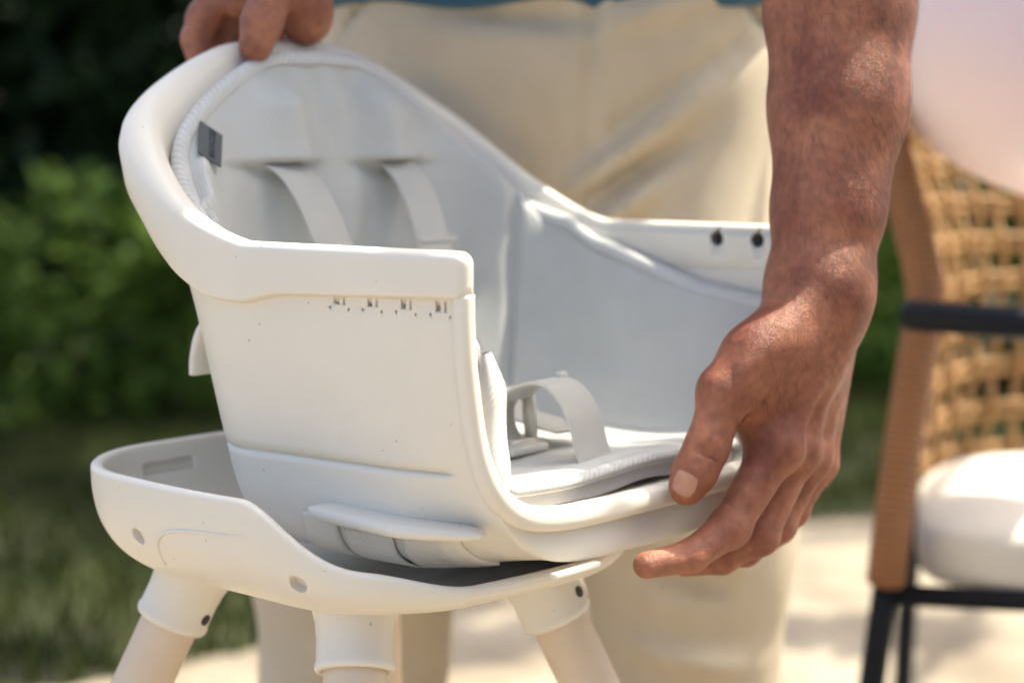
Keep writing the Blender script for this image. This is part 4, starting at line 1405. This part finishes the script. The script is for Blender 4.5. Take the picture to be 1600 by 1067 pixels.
shrub('dark_shrub', (-1.55, 8.3), (3.2, 1.2, 3.2), 6000, .15, M['leaf_dark'], 'broad dark shrub filling the gaps behind the others on the left', HG, 10, 60)
shrub('bright_shrub', (-1.50, 5.5), (.70, .6, .60), 1500, .070, M['leaf_mid'], 'low sunlit yellow-green shrub at the left picture edge', GR, 3)
shrub('bright_shrub', (-.98, 5.6), (.70, .6, .62), 1500, .070, M['leaf_mid'], 'low mid-green shrub beside the cream seat shell', GR, 4)
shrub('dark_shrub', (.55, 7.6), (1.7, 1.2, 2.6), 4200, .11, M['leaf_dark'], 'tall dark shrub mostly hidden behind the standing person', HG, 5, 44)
shrub('bright_shrub', (1.05, 6.4), (.9, .8, 1.0), 2600, .08, M['leaf_light'], 'sunlit light green shrub seen between forearm and armchair', GR, 6)
shrub('bright_shrub', (1.85, 6.2), (1.1, .9, 1.25), 3000, .08, M['leaf_mid'], 'leafy green shrub seen through the woven armchair back', GR, 7)
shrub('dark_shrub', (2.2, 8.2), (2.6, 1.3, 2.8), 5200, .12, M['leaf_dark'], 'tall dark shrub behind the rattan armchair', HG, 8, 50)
for k_, (x_, y_) in enumerate(((2.3, .7), (2.2, -.4), (2.1, -1.6))):  # out-of-view shrubs added to block sky light from the right and deepen contrast
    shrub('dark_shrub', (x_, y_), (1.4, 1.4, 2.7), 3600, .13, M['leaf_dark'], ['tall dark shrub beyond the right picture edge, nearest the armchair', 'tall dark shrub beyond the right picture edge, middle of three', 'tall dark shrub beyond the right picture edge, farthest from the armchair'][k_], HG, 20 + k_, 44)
def garden_tree():
    root = empty('garden_tree', (2.35, 4.6, 0))
    tag(root, 'small garden tree whose crown dapples the path behind the armchair', 'tree')
    r_ = np.random.default_rng(31)
    link('trunk', sweep(catmull([(0, 0, -.05), (.03, .02, .9), (-.06, -.05, 1.9), (-.12, -.10, 2.6), (-.3, -.1, 3.3)], 8), circle(.10, 12), up=(0, 1, 0), scale=np.linspace(1, .5, 33)), M['bark'], root)
    crown_c = np.array([-1.95, .75, 3.15])
    link('limb', sweep(catmull([(-.11, -.09, 2.3), (-.6, -.05, 2.8), (-1.2, .0, 3.05), (-2.1, .05, 3.2)], 8), circle(.045, 10), up=(0, 0, 1), scale=np.linspace(1, .25, 25)), M['bark'], root)
    cl = []
    for k in range(60):
        d = r_.normal(size=3); d /= np.linalg.norm(d)
        cl.append((crown_c + d * r_.uniform(.2, 1) ** .6 * np.array([1.5, 1.25, .40]), r_.uniform(.14, .30)))
    for k in range(9):                         # a low bough over the path
        cl.append((np.array([-.97, -.85, 3.0]) + r_.normal(size=3) * [.30, .22, .12], r_.uniform(.12, .22)))
    n = 7400
    pick = r_.integers(0, len(cl), n)
    C_ = np.array([cl[q][0] for q in pick]); RR = np.array([cl[q][1] for q in pick])[:, None]
    d = r_.normal(size=(n, 3)); d /= np.linalg.norm(d, axis=1)[:, None]
    P_ = C_ + d * RR * r_.uniform(.3, 1, (n, 1))
    t = r_.normal(size=(n, 3)) * [1, 1, .4]; t /= np.linalg.norm(t, axis=1)[:, None]
    s_ = np.cross(t, np.array([0, 0, 1]) + r_.normal(size=(n, 3)) * .5); s_ /= np.linalg.norm(s_, axis=1)[:, None]
    L = .10 * r_.uniform(.6, 1.3, (n, 1))
    # a thin bough reaching over the chair: its few leaves dapple the hand
    nb2 = 150
    bc = np.array([.87 - 2.35, 1.60 - 4.6, 2.1])
    P_[:nb2] = bc + r_.normal(size=(nb2, 3)) * [.17, .15, .10]
    L[:nb2] *= .62
    link('bough', sweep(catmull([(-.12, -.10, 2.5), (-.6, -1.2, 2.55), (-1.1, -2.3, 2.35), tuple(bc), tuple(bc + [-.15, -.25, -.05])], 8), circle(.022, 8), up=(0, 0, 1), scale=np.linspace(1, .15, 33)), M['bark'], root)
    V = np.stack([P_ - t * L * .5, P_ + s_ * L * .28, P_ + t * L * .5, P_ - s_ * L * .28], 1)
    link('crown', np_mesh(V.reshape(-1, 3), np.arange(n * 4).reshape(-1, 4)), M['leaf_mid2'], root, smooth=False)
garden_tree()
# grass
def grass():
    n = 52000
    x = rng.uniform(-2.6, 2.8, n); y = rng.uniform(2.3, 6.6, n)
    k = ~in_path(x, y); x, y = x[k], y[k]
    k = np.abs(x) < .30 * y + .1; x, y = x[k], y[k]
    n = len(x)
    hgt = rng.uniform(.03, .08, n); a = rng.uniform(0, 2 * math.pi, n); w = .004
    b0 = np.stack([x - w * np.cos(a), y - w * np.sin(a), np.zeros(n)], 1); b1 = np.stack([x + w * np.cos(a), y + w * np.sin(a), np.zeros(n)], 1)
    tp = np.stack([x + rng.normal(0, .025, n), y + rng.normal(0, .025, n), hgt], 1)
    V = np.stack([b0, b1, tp], 1).reshape(-1, 3)
    return np_mesh(V, np.arange(n * 3).reshape(-1, 3))
gr = link('grass', grass(), M['grassm'], smooth=False)
tag(gr, 'short green grass of the lawn beyond the path', 'grass', kind='stuff')
